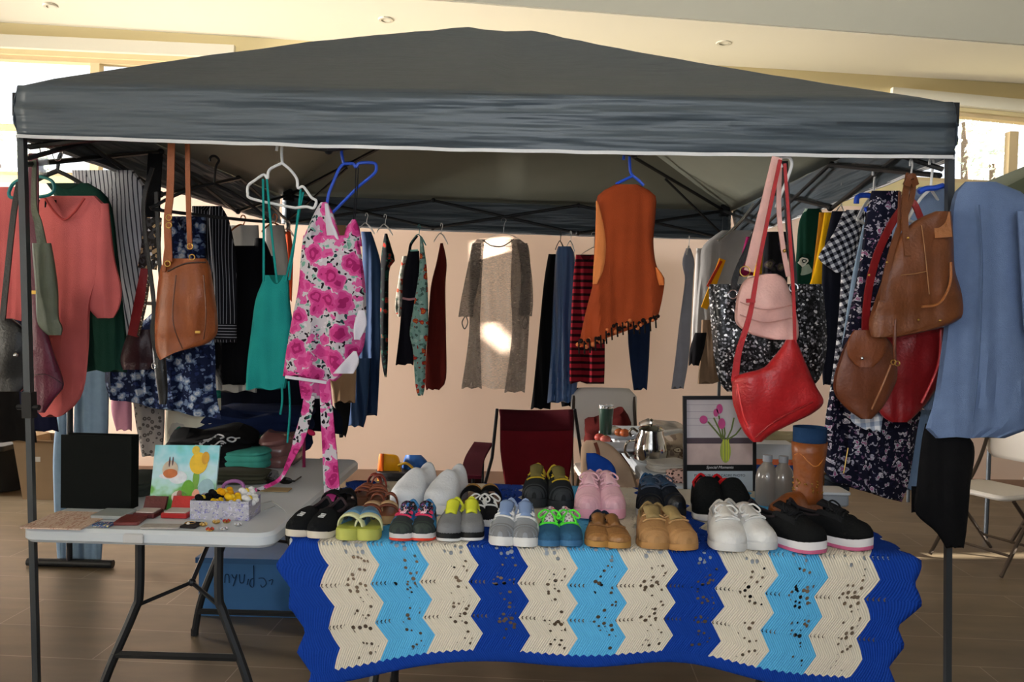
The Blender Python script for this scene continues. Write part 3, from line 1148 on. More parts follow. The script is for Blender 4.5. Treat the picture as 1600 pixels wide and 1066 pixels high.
M_GOLD, M_SILV = metalm('c9a45a'), metalm('d0d0d2', rough=.2)

# ================================================================== LEFT RAIL
CORAL = fabric('cc6866')
o = garment('coral_blouse', [([(306, 64, 150), (330, 60, 168), (400, 60, 168), (470, 60, 143), (540, 62, 139), (600, 58, 133), (630, 50, 122), (650, 66, 100)], dict(neck=34)),
                          ([(318, 138, 170), (400, 138, 179), (450, 134, 190), (480, 138, 187), (497, 152, 178)], dict(th=.05, hem=1))],
            2.80, CORAL, 'coral pink short-sleeved V-neck top hanging beside the left tent pole', 'top', fold=.012, nf=2.2, th=.07)
cord('neckline', [(68, 306, 2.765), (84, 330, 2.758), (100, 343, 2.755), (116, 332, 2.755), (132, 310, 2.762)], .004, fabric('b84c48'), o)
MB().ribbon([at(70, 318, 2.78), at(88, 319, 2.78)], .028, .002, wdir=(0, 0, 1)).build('neck_label', fabric('121214'), o)
garment('coral_blouse', [([(292, -40, 34), (330, -50, 44), (420, -46, 40), (500, -40, 36)], {})], 2.98, CORAL, 'coral pink top cut off by the left edge, under the teal hanger', 'top', th=.06)
garment('green_jumper', [([(286, 72, 138), (315, 88, 172), (400, 105, 185), (480, 112, 193), (560, 120, 201), (580, 130, 198)], dict(neck=10)),
                      ], 3.02, fabric('17382e'), 'dark bottle-green top peeking out behind the coral V-neck top', 'top', th=.07, fold=.01)
garment('striped_blouse', [([(266, 112, 208), (290, 116, 226), (330, 122, 238), (400, 140, 238), (470, 155, 228), (540, 165, 215), (575, 170, 212)], dict(neck=38))],
        3.2, stripes('d2d2d6', '4a4b54', 0.017, .72, 0, 0.12), 'grey blouse with dark vertical pinstripes on a blue hanger', 'blouse', th=.09, fold=.014, nf=2.5)
hanger(176, 246, 3.2, M_HB, 'blue plastic hanger holding the grey pinstriped blouse', .36, .1)
hanger(90, 232, 3.0, M_HK, 'black hanger with chrome hook above the coral V-neck top', .30, .1, r=.009, neck=.05)
hanger_path('clothes_hanger', [('shoulder_bar', [(14, 300), (20, 288), (34, 280), (60, 276), (80, 282), (85, 295), (78, 304), (60, 308), (30, 310), (16, 308), (14, 300)])], 2.72, .006, M_HT, 'teal hanger hooked across the left tent pole')
garment('dark_coat', [([(470, -60, 30), (560, -60, 42), (640, -60, 52), (690, -60, 58)], {})], 4.6, fabric('141211'), 'very dark coat hanging at the far left edge behind the black purse', 'coat', th=.08)
# clear bag of clips
r = thing('clear_bag', 'crumpled clear plastic bag hanging from the left corner of the tent', 'plastic bag', at(64, 240, 2.66))
cloth_mb([(238, 58, 68), (248, 53, 76), (262, 56, 76), (272, 62, 73)], 2.66, th=.05, fold=.01, wr=.02, nu=10, nv=8).build('bag_skin', clear('e8ecf2', .45, .1), r)
cord('tie', [(66, 222, 2.66), (62, 230, 2.66), (64, 240, 2.66)], .002, M_WIRE, r)
ring('wire_loop', 90, 238, 2.7, .03, .0015, M_WIRE, r, .6)
# bags on the left pole
MAROON = leather('5c1430')
b = thing('shoulder_bag', 'maroon leather shoulder bag hanging just right of the left tent pole', 'bag', at(55, 470, 2.66))
cloth_mb([(452, 38, 64), (500, 38, 70), (550, 38, 84), (600, 42, 100), (622, 46, 86), (645, 58, 70)], 2.66, th=.07, fold=.003, hem=0).build('body', MAROON, b)
rib('strap', [(52, 240, 2.64), (53, 330, 2.63), (50, 400, 2.62), (52, 460, 2.62)], .032, .006, MAROON, b)
rib('buckle_bar', [(38, 457, 2.60), (57, 457, 2.60)], .012, .006, M_GOLD, b, wdir=(0, 0, 1))
cord('body_seam', [(40, 590, 2.625), (70, 585, 2.62), (98, 600, 2.64)], .0015, leather('3a0c1e'), b)
OLIVE = leather('5c6252', rough=.55)
b = thing('shoulder_bag', 'narrow olive grey bag hanging over the maroon bag and coral top', 'bag', at(72, 385, 2.6))
cloth_mb([(380, 50, 80), (400, 51, 84), (450, 55, 91), (495, 57, 92), (512, 62, 98), (524, 75, 96)], 2.60, th=.06, fold=.004, hem=0).build('body', OLIVE, b)
rib('strap', [(54, 250, 2.62), (53, 320, 2.61), (60, 350, 2.59), (66, 385, 2.585)], [.012 + .02 * (q / 18) for q in range(19)], .005, OLIVE, b)
b = thing('shoulder_bag', 'black purse half cut off at the left edge with thin silver clasp', 'bag', at(10, 510, 2.62))
cloth_mb([(498, -18, 20), (520, -22, 42), (560, -22, 46), (600, -22, 42), (612, -20, 34)], 2.66, th=.08, fold=.002, hem=0).build('body', leather('0f0f11'), b)
rib('strap', [(30, 285, 2.62), (22, 330, 2.61), (12, 420, 2.61), (4, 500, 2.61)], .019, .005, leather('0f0f11'), b)
blob('clasp', 25, 555, 2.60, .009, M_SILV, b)
# dark evening bags with sequinned strap
b = thing('evening_bag', 'small dark maroon bag on a wide black strap with gold sequin and red bands', 'bag', at(215, 540, 2.98))
cloth_mb([(515, 205, 236), (530, 196, 240), (560, 188, 240), (578, 192, 234)], 3.0, th=.07, fold=.003, hem=0).build('body', leather('2c1118'), b)
rib('strap', [(243, 240, 3.0), (240, 290, 2.98), (238, 345, 2.96)], .055, .006, fabric('101012'), b)
rib('sequin_band', [(238, 340, 2.955), (236, 380, 2.95), (230, 420, 2.94)], .068, .010, sequin('1a1512', 'b59a72', 90), b)
rib('red_band', [(230, 415, 2.95), (222, 455, 2.94), (208, 525, 2.95)], .04, .008, leather('7d1418'), b)
rib('bead_edge', [(234, 420, 2.94), (228, 470, 2.93), (216, 525, 2.94)], .006, .012, sequin('554433', 'e8d8b0', 200), b)
b = thing('shoulder_bag', 'slim black bag with silver clasp and looped straps dangling beside the brown handbag', 'bag', at(250, 560, 2.75))
cloth_mb([(540, 238, 258), (570, 240, 260), (610, 246, 262), (632, 249, 260)], 2.78, th=.04, fold=.002, hem=0, nu=12).build('body', leather('121214'), b)
rib('strap', [(238, 262, 2.78), (224, 330, 2.76), (240, 470, 2.76), (238, 520, 2.75), (246, 560, 2.75)], .014, .005, leather('121214'), b)
rib('strap', [(244, 300, 2.76), (250, 420, 2.74), (258, 480, 2.74), (268, 530, 2.74), (262, 560, 2.75)], .013, .005, leather('121214'), b)
ring('clasp', 240, 572, 2.73, .010, .002, M_SILV, b, .7)
hanger(335, 246, 2.85, M_HK, 'black hanger behind the brown handbag straps under the dark canopy', .40, .8, r=.006)
# brown handbag
BROWN = leather('8a4820')
b = thing('handbag', 'tan brown leather handbag on two long straps left of the teal camisole', 'bag', at(290, 410, 2.6))
cloth_mb([(404, 266, 322), (416, 252, 328), (450, 246, 334), (500, 242, 340), (528, 242, 338), (545, 244, 318), (556, 250, 276)], 2.62, th=.11, fold=.004, hem=0, wr=.012, slant=-14, slope=.2).build('body', BROWN, b)
rib('strap', [(268, 222, 2.6), (266, 300, 2.6), (262, 345, 2.59), (264, 410, 2.57)], .024, .005, BROWN, b)
rib('strap', [(266, 345, 2.585), (261, 380, 2.58), (256, 425, 2.565)], .012, .005, BROWN, b)
rib('strap', [(293, 222, 2.62), (294, 300, 2.61), (297, 390, 2.58)], .016, .005, BROWN, b)
for x, y in ((264, 340), (264, 352), (297, 385), (262, 412), (300, 402)):
    ring('strap_ring', x, y, 2.565, .009, .002, M_GOLD, b)
cord('top_zip', [(262, 424, 2.55), (290, 412, 2.55), (322, 410, 2.575)], .003, leather('3a1c0c'), b)
cord('pocket_seam', [(275, 430, 2.545), (270, 500, 2.54), (285, 545, 2.56)], .0022, leather('5c2c10'), b)
cord('pocket_seam', [(318, 430, 2.555), (322, 490, 2.55), (318, 530, 2.57)], .0022, leather('5c2c10'), b)
MB().box(at(309, 519, 2.535), (.016, .004, .008)).build('gold_plate', M_GOLD, b, smooth=False)
# clothes farther back on the left rail
garment('floral_dress', [([(338, 262, 322), (400, 258, 322), (480, 246, 330), (545, 176, 336), (600, 164, 338), (640, 172, 346)], dict(neck=26, slant=34))],
        3.42, floral('1b2442', ['8fa0b8', 'c4c9cf', '5c6f92'], ['2a3763', '6d7f9e', '111830'], 22, 60, .42), 'navy dress with pale blue flowers hanging behind the brown handbag', 'dress', th=.10, fold=.02, nf=4)
o = garment('pinstripe_shirt', [([(322, 300, 346), (345, 302, 356), (400, 318, 362), (450, 326, 364), (520, 332, 366)], dict(neck=8)),
                                ([(322, 328, 345), (345, 326, 358), (400, 330, 369), (450, 334, 371), (535, 334, 370)], dict(Y=3.46, th=.06, hem=1))],
            3.55, stripes('1a1a1e', '85858b', .014, .80, 0, .03), 'black shirt with thin white pinstripes beside the brown handbag', 'shirt', th=.07)
cloth('cuff', [(506, 335, 370), (531, 335, 370)], 3.43, stripes('1a1a1e', '8c8c92', .013, .75, 2), '', '', parent=o, th=.05, fold=.002, hem=0, nv=6)
garment('white_blouse', [([(352, 358, 404), (385, 356, 405), (470, 350, 402), (600, 330, 402), (612, 345, 398)], {})], 3.9, fabric('a9a8a4'), 'pale grey top behind the black dress on the left rail', 'top', th=.06)
garment('grey_tee', [([(352, 414, 444), (400, 412, 450), (440, 410, 450)], {})], 4.2, fabric('9b9a98'), 'light grey top seen between the teal camisole straps', 'top', th=.06)
garment('orange_tee', [([(362, 446, 454), (400, 448, 458), (470, 446, 456)], {})], 4.3, fabric('d9552f'), 'sliver of an orange top right of the teal camisole straps', 'top', th=.06)
garment('black_dress', [([(384, 362, 404), (420, 357, 412), (500, 338, 424), (555, 326, 408), (600, 346, 382)], {}),
                        ([(372, 398, 412), (400, 396, 424), (440, 392, 432), (500, 380, 432)], {})], 3.65, fabric('0e0e10'), 'black dress hanging between the pinstripe shirt and teal camisole', 'dress', th=.08)
garment('jeans', [([(470, 100, 150), (572, 118, 168), (640, 116, 170), (760, 112, 166), (880, 104, 158)], {}), ([(600, 98, 112), (692, 84, 104), (780, 84, 110), (880, 90, 122)], {})], 4.22, fabric('6d8399', vs=30), 'faded light blue jeans hanging behind the black binder', 'jeans', th=.06)
garment('navy_trousers', [([(330, 20, 100), (612, 30, 84), (645, 38, 88), (673, 44, 92)], {})], 3.2, fabric('12142a'), 'navy trousers showing below the coral top hem', 'trousers', th=.05)
garment('patterned_skirt', [([(600, 205, 258), (660, 212, 257), (712, 222, 254)], {})], 3.5, leopard('8a8480', '4c4644', 45), 'grey patterned skirt hanging behind the picture book', 'skirt', th=.05)
garment('pink_tee', [([(600, 176, 204), (640, 174, 206), (672, 182, 206)], {})], 3.55, fabric('b77f92'), 'dusty pink top beside the grey patterned skirt', 'top', th=.05)
garment('print_blouse', [([(610, 262, 345), (660, 258, 342), (705, 258, 310)], {})], 3.6, floral('d4d1bd', ['1e6e5e', '2a8270', '1e6e5e'], ['d4d1bd', 'b8b4a8'], 13, 9, .3), 'cream top with teal patches behind the picture book and jeans pile', 'top', th=.05)
garment('navy_trousers', [([(400, 368, 430), (500, 350, 440), (585, 330, 470), (640, 335, 530), (672, 360, 535)], dict(slant=10))], 3.95, fabric('10131f'), 'navy trousers hanging low behind the teal camisole', 'trousers', th=.06)
garment('tan_skirt', [([(352, 512, 540), (420, 506, 548), (560, 500, 556), (600, 518, 556), (628, 522, 555)], {})], 4.2, fabric('a3805f'), 'tan skirt right of the pink floral dress hem', 'skirt', th=.05)
garment('black_skirt', [([(362, 516, 534), (480, 514, 540), (610, 520, 548), (660, 528, 545), (682, 530, 540)], {})], 4.4, fabric('121214'), 'black skirt under the tan skirt edge', 'skirt', th=.05)

hanger(430, 336, 4.2, mat('a8683c'), 'brown hanger hook over the light grey tee on the left rail', .2, 1.2, r=.004, neck=.01, drop=.05, bar=False)
hanger(380, 338, 3.9, mat('a8683c'), 'brown hanger hook over the pale grey blouse on the left rail', .2, 1.2, r=.004, neck=.01, drop=.05, bar=False)
hanger(450, 346, 4.3, M_WIRE, 'wire hanger hook over the sliver of orange tee', .1, 1.2, r=.003, neck=.01, drop=.03, bar=False)
# ------------------------------------------------------------------ teal camisole on a white hanger
TEAL = fabric('1b827e')
o = garment('camisole', [([(430, 413, 450), (445, 408, 452), (470, 399, 453), (520, 392, 458), (570, 386, 453), (608, 384, 446)], dict(neck=14))], 2.66, TEAL, 'teal camisole with thin straps on a white hanger', 'camisole', th=.07, fold=.01, nf=2.5)
for pts in ([(411, 280, 2.6), (412, 360, 2.6), (412, 440, 2.6)], [(417, 280, 2.6), (424, 360, 2.6), (433, 442, 2.6)],
            [(470, 296, 2.62), (461, 370, 2.62), (446, 440, 2.62)], [(474, 300, 2.63), (464, 350, 2.63), (452, 438, 2.62)]):
    rib('strap', pts, .007, .003, TEAL, o)
cord('drawstring', [(440, 600, 2.6), (441, 625, 2.6), (438, 648, 2.6)], .0035, TEAL, o)
cord('drawstring', [(451, 596, 2.6), (453, 640, 2.6), (449, 692, 2.6)], .0035, TEAL, o)
hanger_path('clothes_hanger', [('hook', [(432, 236), (434, 226), (440, 224), (440, 240), (441, 255)]),
                               ('shoulder_bar', [(441, 255), (424, 263), (419, 270), (418, 279), (412, 273), (398, 282), (388, 290), (387, 302), (392, 310), (430, 319), (462, 325)]),
                               ('shoulder_bar', [(441, 255), (454, 266), (464, 280), (466, 294), (474, 292), (486, 308), (494, 314), (490, 325), (478, 323), (462, 325)])], 2.61, .0048, M_HW,
            'white plastic hanger holding the teal camisole')
# ------------------------------------------------------------------ pink floral wrap dress on a blue hanger
PINKF = floral('b9b3ba', ['b83a7c', '931f5c', 'c4558f'], ['1f3e40', '6f9e8f', '20151f', '1a1a20', 'c9c3ca'], 19, 75, .6)
WHITEF = fabric('cfcbd6')
o = garment('wrap_dress', [([(368, 474, 560), (400, 470, 565), (450, 466, 571), (500, 456, 572), (545, 448, 566), (575, 444, 540), (590, 442, 524)], dict(slant=8)),
                           ([(316, 501, 511), (335, 490, 521), (372, 474, 532)], dict(th=.05, hem=0)),
                           ([(343, 550, 556), (358, 540, 562), (385, 535, 566)], dict(th=.05, hem=0)),
                           ([(583, 466, 506), (605, 468, 503), (623, 471, 500)], dict(th=.03, hem=0))], 2.60, PINKF,
            'pink floral wrap dress with long dangling ties on a blue hanger', 'dress', th=.09, fold=.013, nf=3)
cloth('lining', [(318, 507, 513), (345, 508, 520), (378, 512, 532)], 2.585, WHITEF, '', '', parent=o, th=.03, hem=0, nv=8)
cloth('lining', [(549, 552, 557), (566, 536, 561), (584, 520, 552)], 2.55, WHITEF, '', '', parent=o, th=.012, hem=0, nv=8)
cloth('lining', [(485, 560, 570), (508, 553, 573), (531, 553, 562)], 2.56, WHITEF, '', '', parent=o, th=.012, hem=0, nv=8)
rib('hem_fold', [(446, 589, 2.555), (475, 593, 2.55), (510, 598, 2.555)], .010, .004, WHITEF, o, wdir=(0, 0, 1))
rib('tie', [(484, 618, 2.58), (478, 650, 2.58), (466, 690, 2.58), (452, 722, 2.58), (438, 748, 2.58), (412, 762, 2.56), (382, 770, 2.55)], [.036] * 13 + [.03, .026, .024, .022, .02, .018, .017, .016] + [.012] * 16, .006, PINKF, o)
rib('tie', [(507, 590, 2.585), (511, 650, 2.585), (516, 720, 2.585), (520, 788, 2.58)], [.034 + .022 * q / 18 for q in range(19)], .007, PINKF, o)
cord('neck_cord', [(556, 262, 2.6), (555, 300, 2.6), (552, 346, 2.6)], .0018, fabric('1c1c20'), o)
cord('neck_cord', [(560, 262, 2.6), (558, 300, 2.6), (554, 346, 2.6)], .0018, fabric('1c1c20'), o)
hanger_path('clothes_hanger', [('hook', [(524, 236), (526, 226), (533, 226), (534, 242), (537, 256)]),
                               ('shoulder_bar', [(537, 256), (530, 264), (522, 282), (514, 302), (511, 318)]),
                               ('shoulder_bar', [(537, 256), (552, 256), (556, 262), (562, 255), (584, 255), (588, 262), (584, 272), (560, 292), (536, 316), (514, 338)])], 2.61, .0052, M_HB,
            'blue plastic hanger tilted above the pink floral dress')

# ================================================================== BACK RAIL
BY = 5.33
def hook(px, py, m, label, Y=5.3):
    return hanger(px, py, Y, m, label, .22, 1.25, r=.003, neck=.03, drop=.06, bar=False)
garment('denim_dress', [([(362, 564, 580), (385, 566, 588), (420, 566, 596), (500, 562, 598), (560, 556, 594), (640, 549, 590), (648, 548, 588)], {}),
                        ([(560, 552, 580), (640, 544, 574), (666, 540, 568)], dict(Y=BY - .07))], BY, fabric('243a5c', rough=.7), 'dark blue denim dress nearest the pink dress on the back rail', 'dress', th=.10, fold=.02, nf=3)
hook(573, 334, M_HW, 'white hanger hook over the dark blue denim dress')
garment('ruffled_dress', [([(365, 601, 605), (388, 597, 612), (408, 595, 617), (425, 595, 608), (500, 594, 607), (560, 596, 606), (588, 601, 604)], {})], BY - .1, floral('0d0f12', ['7a1d18', 'a03024', '1f4a3c'], ['0d0f12', '14181c', '1a3a34'], 20, 30, .36), 'slim black dress with dark red flowers on the back rail', 'dress', th=.10)
hook(602, 336, M_HW, 'white hanger hook over the slim black flowered dress')
o = garment('overalls', [([(392, 638, 655), (430, 630, 656), (470, 628, 653), (520, 624, 649), (569, 618, 646)], {})], BY - .02, fabric('14141c'), 'black pinafore overalls with pink waist trim on the back rail', 'overalls', th=.10)
rib('strap', [(640, 396, BY - .08), (642, 382, BY - .06), (652, 368, BY - .04)], .018, .006, fabric('14141c'), o)
rib('waist_trim', [(629, 466, BY - .085), (640, 468, BY - .09), (652, 466, BY - .085)], .014, .006, fabric('b98a8e'), o, wdir=(0, 0, 1))
rib('bib_trim', [(641, 392, BY - .08), (653, 391, BY - .08)], .012, .006, fabric('7fb5ad'), o, wdir=(0, 0, 1))
hook(655, 352, M_HT, 'teal hanger hook over the black pinafore overalls')
garment('print_blouse', [([(400, 629, 636), (440, 622, 634), (480, 617, 630), (494, 622, 628)], {})], BY + .05, floral('b9b4a4', ['c4452e', 'd97a4a', 'c4452e'], ['7d8a7a', 'e0d8c8'], 22, 40, .36), 'pale print blouse sleeve behind the black overalls', 'blouse', th=.05, nu=10)
garment('silk_scarf', [([(370, 656, 660), (420, 655, 667), (480, 646, 669), (520, 640, 669), (545, 645, 666), (600, 649, 664), (617, 653, 661)], {})], BY - .12, floral('7fa6a0', ['b3342a', 'c9762f', '8f2a24'], ['5d8880', '9fbfb8', '46605c'], 20, 34, .36), 'sea-green silk scarf with red flowers on the back rail', 'scarf', th=.07, fold=.015)
garment('rust_dress', [([(380, 688, 692), (410, 682, 698), (450, 673, 696), (520, 668, 697), (590, 664, 697), (608, 666, 686)], {})], BY, fabric('5c1d18'), 'rust brown dress with a bright edge on the back rail', 'dress', th=.10)
hook(690, 350, M_HW, 'cream hanger hook over the rust brown dress')
SHEER = sheer('c5beb6', .34)
SHEER2 = sheer('8a847e', .62)
o = garment('open_cardigan', [([(374, 745, 810), (386, 736, 826), (450, 733, 829), (520, 733, 826), (570, 727, 823), (606, 721, 820)], dict(slant=8, th=.02))], BY + .04, SHEER, 'sheer grey open cardigan spread flat in the middle of the back wall', 'cardigan', fold=.012, nf=3)
cloth('front_panel', [(374, 746, 758), (386, 737, 756), (450, 733, 752), (520, 733, 750), (606, 721, 753)], BY - .03, SHEER2, '', '', parent=o, th=.015, fold=.01, nu=12)
cloth('front_panel', [(374, 798, 812), (386, 800, 826), (450, 798, 829), (520, 800, 826), (612, 788, 820)], BY - .03, SHEER2, '', '', parent=o, th=.015, fold=.01, nu=12)
cloth('sleeve', [(380, 738, 752), (430, 728, 750), (470, 720, 742), (495, 716, 739)], BY - .06, SHEER2, '', '', parent=o, th=.06, nu=12, hem=1)
cloth('sleeve', [(380, 808, 824), (430, 814, 831), (470, 812, 833), (494, 810, 831)], BY - .06, SHEER2, '', '', parent=o, th=.06, nu=12, hem=1)
for x in (727, 821):
    cord('cuff_tie', [(x, 494, BY - .09), (x - 5, 504, BY - .09), (x - 1, 514, BY - .09), (x + 4, 504, BY - .09), (x + 1, 494, BY - .09)], .004, fabric('6b6660'), o)
cord('neck_edge', [(754, 375, BY - .04), (768, 384, BY - .02), (785, 385, BY - .02), (803, 374, BY - .04)], .004, fabric('2a2826'), o)
hanger(787, 342, BY, M_WIRE, 'thin wire hanger holding the sheer grey cardigan', .30, 0, r=.002, drop=.07)
garment('black_trousers', [([(397, 857, 869), (440, 850, 869), (520, 842, 868), (600, 834, 862), (638, 829, 860)], {})], BY, fabric('0d0d0f'), 'black trousers hanging over the back of the red camping chair', 'trousers', th=.10)
hook(876, 362, M_HK, 'black hanger hook beside the black trousers')
garment('satin_dress', [([(385, 872, 892), (400, 868, 898), (470, 864, 902), (560, 860, 906), (628, 855, 898)], {})], BY - .10, fabric('3a5a86', rough=.35, spec=.5), 'shiny steel-blue satin dress beside the red striped top', 'dress', th=.12, fold=.02, nf=4)
hook(892, 362, M_HW, 'white hanger hook over the steel-blue satin dress')
garment('striped_tee', [([(398, 900, 932), (430, 896, 936), (500, 892, 944), (560, 890, 945), (598, 890, 944)], dict(neck=10))], BY - .22, stripes('8a1c28', '2a0d12', .044, .6, 2, 0), 'red and black horizontally striped top beside the orange tunic', 'top', th=.10, fold=.014)
hanger(928, 364, BY - .1, M_WIRE, 'wire hanger holding the red striped top', .26, .2, r=.0025)
garment('black_tee', [([(606, 886, 908), (618, 876, 908), (634, 878, 905)], {})], BY + .03, fabric('0e0e10'), 'black sleeve hanging below the satin dress', 'top', th=.05, nu=10, nv=8)
garment('jeans', [([(420, 985, 1020), (515, 981, 1016), (560, 984, 1014), (608, 990, 1011)], {})], BY - .05, fabric('1d2b48'), 'dark navy jeans showing below the orange tunic', 'jeans', th=.08)
garment('lace_scarf', [([(388, 1072, 1079), (408, 1066, 1085), (425, 1068, 1084), (440, 1070, 1083), (500, 1062, 1080), (560, 1055, 1076), (606, 1049, 1068)], {})], BY - .05, fabric('8d8f9b'), 'long blue-grey scarf hanging by the right rear tent pole', 'scarf', th=.08)
hook(1077, 370, M_HW, 'white hanger hook over the blue-grey scarf')
garment('white_blouse', [([(388, 1088, 1098), (420, 1086, 1100), (540, 1080, 1092)], {})], BY + .05, fabric('c3bebb'), 'white top edge between the blue-grey scarf and grey shirt', 'top', th=.06, nu=10)

# ------------------------------------------------------------------ orange tunic on the front bar
OR_ = fabric('85381a')
o = garment('tunic', [([(288, 962, 996), (297, 944, 1014), (308, 933, 1025), (340, 931, 1024), (380, 929, 1021), (420, 927, 1026), (440, 926, 1038), (470, 917, 1036), (500, 909, 1031), (522, 904, 1027)], dict(slant=-44, hem=0))], 2.62, OR_,
            'rust orange sleeveless tunic with black pompom fringe on a blue hanger', 'tunic', th=.10, fold=.012, nf=2.6)
cloth('armhole_lining', [(314, 931, 934), (340, 931, 941), (380, 930, 947), (420, 927, 943), (444, 926, 933)], 2.585, fabric('c07340'), '', '', parent=o, th=.02, hem=0, nu=8)
cloth('armhole_lining', [(418, 1024, 1027), (432, 1026, 1036), (446, 1030, 1038)], 2.58, fabric('c96f38'), '', '', parent=o, th=.02, hem=0, nu=8, nv=8)
mb = MB()
mb2 = MB()
rnd = random.Random(3)
for i in range(44):
    u = i / 43
    x, y = 904 + 123 * u, 541 - 44 * u + 5 * math.sin(u * 9)
    (mb if i % 2 else mb2).ball(at(x + rnd.uniform(-2, 2), y - 4 + rnd.uniform(-5, 7), 2.57 + rnd.uniform(-.01, .03)), rnd.uniform(.005, .009), 8, 5)
    if i % 3 == 0:
        mb.tube([at(x, y - 8, 2.57), at(x + 1, y + 12, 2.57)], .0028, 5)
mb.build('pompom_fringe', fabric('17100e'), o)
mb2.build('pompom_fringe', fabric('b5663c'), o)
hanger_path('clothes_hanger', [('hook', [(974, 250), (976, 240), (983, 238), (984, 254), (985, 268), (989, 275)]), ('shoulder_bar', [(989, 275), (976, 281), (962, 288)]), ('shoulder_bar', [(989, 275), (998, 282), (1006, 290)])],
            2.62, .005, M_HB, 'blue plastic hanger holding the rust orange tunic')

# ================================================================== RIGHT RAIL
garment('grey_shirt', [([(360, 1128, 1180), (385, 1098, 1180), (420, 1094, 1170), (480, 1088, 1160), (560, 1084, 1150)], {})], 4.95, fabric('9c9a98'), 'plain grey T-shirt by the right rear tent pole', 'shirt', th=.08)
garment('brown_skirt', [([(500, 1096, 1150), (560, 1093, 1140), (598, 1090, 1134)], {})], 4.85, fabric('77614e'), 'brown skirt hem hanging behind the silver sequin bag', 'skirt', th=.06)
garment('black_tee', [([(520, 1086, 1104), (545, 1078, 1100), (570, 1076, 1092)], {})], 4.75, fabric('131215'), 'small black top beside the brown skirt hem', 'top', th=.05, nu=10, nv=8)
o = thing('lanyard', 'yellow and red lanyard strap hanging over the grey T-shirt', 'strap', at(1118, 420, 4.6))
rib('yellow_strap', [(1129, 405, 4.6), (1116, 440, 4.6), (1104, 472, 4.6), (1100, 482, 4.6)], .038, .008, fabric('d99a17'), o)
rib('red_edge', [(1127, 408, 4.59), (1112, 436, 4.59), (1106, 448, 4.59)], .016, .008, fabric('b03a22'), o)
garment('magenta_tee', [([(370, 1166, 1186), (400, 1158, 1182), (430, 1150, 1180)], {})], 4.6, fabric('7a1848'), 'magenta top beside the grey T-shirt behind the pink bag strap', 'top', th=.06, nu=10)
garment('yellow_tee', [([(366, 1184, 1216), (400, 1180, 1210), (440, 1176, 1205)], {})], 4.4, fabric('c99a1c'), 'mustard yellow top behind the pink bag straps', 'top', th=.06, nu=10)
garment('print_tee', [([(362, 1196, 1232), (400, 1192, 1232), (440, 1190, 1230)], {})], 4.2, floral('17161a', ['4c4438', '6b6250', '3a2f40'], ['17161a', '2c2a26'], 14, 20, .35), 'black print top between pink bag straps', 'top', th=.06)
garment('green_print_shirt', [([(326, 1258, 1282), (350, 1248, 1290), (400, 1244, 1288), (460, 1240, 1282)], {})], 3.75, floral('0f3a2c', ['c9cfc6', '12241c', 'dfe3da'], ['0f3a2c', '0b2a20', '9fb5a6'], 11, 14, .24), 'dark green shirt with white printed letters on the right rail', 'shirt', th=.08)
garment('mustard_shirt', [([(332, 1280, 1296), (370, 1276, 1296), (420, 1270, 1286), (446, 1266, 1280)], {})], 3.6, fabric('a36b14'), 'mustard brown shirt next to the bright yellow one', 'shirt', th=.06, nu=10)
garment('yellow_shirt', [([(332, 1288, 1306), (370, 1282, 1308), (420, 1272, 1296), (446, 1264, 1282)], {})], 3.5, fabric('dba713'), 'bright yellow shirt on the right rail beside the gingham shirt', 'shirt', th=.06, nu=10)
garment('navy_shirt', [([(330, 1300, 1326), (400, 1286, 1330), (480, 1284, 1322), (560, 1284, 1312), (600, 1286, 1306)], {})], 3.35, fabric('12141f'), 'black navy shirt behind the gingham sleeve', 'shirt', th=.08)
GING = gingham('e4e4e6', '6a6a74', '14151c', .026, 0.5)
garment('gingham_shirt', [([(328, 1322, 1366), (380, 1312, 1362), (430, 1314, 1342), (520, 1308, 1332), (600, 1298, 1314), (650, 1290, 1300)], dict(hem=1)),
                          ([(330, 1318, 1352), (365, 1302, 1345), (398, 1280, 1332), (410, 1284, 1326), (426, 1306, 1322)], dict(Y=3.1, th=.06, hem=0))], 3.15, GING, 'black and white gingham shirt on the right rail', 'shirt', th=.07)
garment('denim_jacket', [([(344, 1350, 1364), (400, 1338, 1356), (440, 1330, 1348), (520, 1318, 1334), (600, 1306, 1320), (650, 1296, 1304), (690, 1290, 1296)], dict(hem=1))], 3.02, fabric('8398ae'), 'pale denim jacket edge along the gingham shirt', 'jacket', th=.04, nu=10)
hanger(1366, 268, 3.1, M_HW, 'white plastic hanger over the gingham shirt', .36, .9, r=.006)
hanger(1316, 286, 3.5, M_WIRE, 'metal hanger on the right rail over the yellow shirt', .36, 1.0, r=.003)
hanger_path('clothes_hanger', [('shoulder_bar', [(1338, 318), (1340, 308), (1350, 305), (1362, 308), (1362, 322), (1352, 328)])], 2.95, .010, M_HB, 'blue hanger shoulder above the gingham shirt')
NAVYF = floral('141426', ['8f8b99', 'a34a78', 'c9c4cc'], ['141426', '8d8896', '1c1c33', '6d4f6d', '141426', 'a5a0ad'], 30, 85, .30)
garment('floral_dress', [([(298, 1362, 1406), (340, 1352, 1424), (400, 1345, 1432), (500, 1325, 1442), (600, 1302, 1446), (660, 1290, 1434), (740, 1286, 1420), (768, 1300, 1409)], dict(slant=34))], 2.80, NAVYF, 'long navy dress with small white and pink flowers at the right front', 'dress', th=.10, fold=.014, nf=4)
cord('clasp_cord', [(1325, 700, 2.62), (1318, 740, 2.62)], .002, M_GOLD, bpy.data.objects['floral_dress.001'])
garment('jeans', [([(640, 1428, 1458), (700, 1420, 1450), (764, 1408, 1440)], {})], 2.92, fabric('6f86a4'), 'light blue jeans leg beside the navy flowered dress', 'jeans', th=.06)
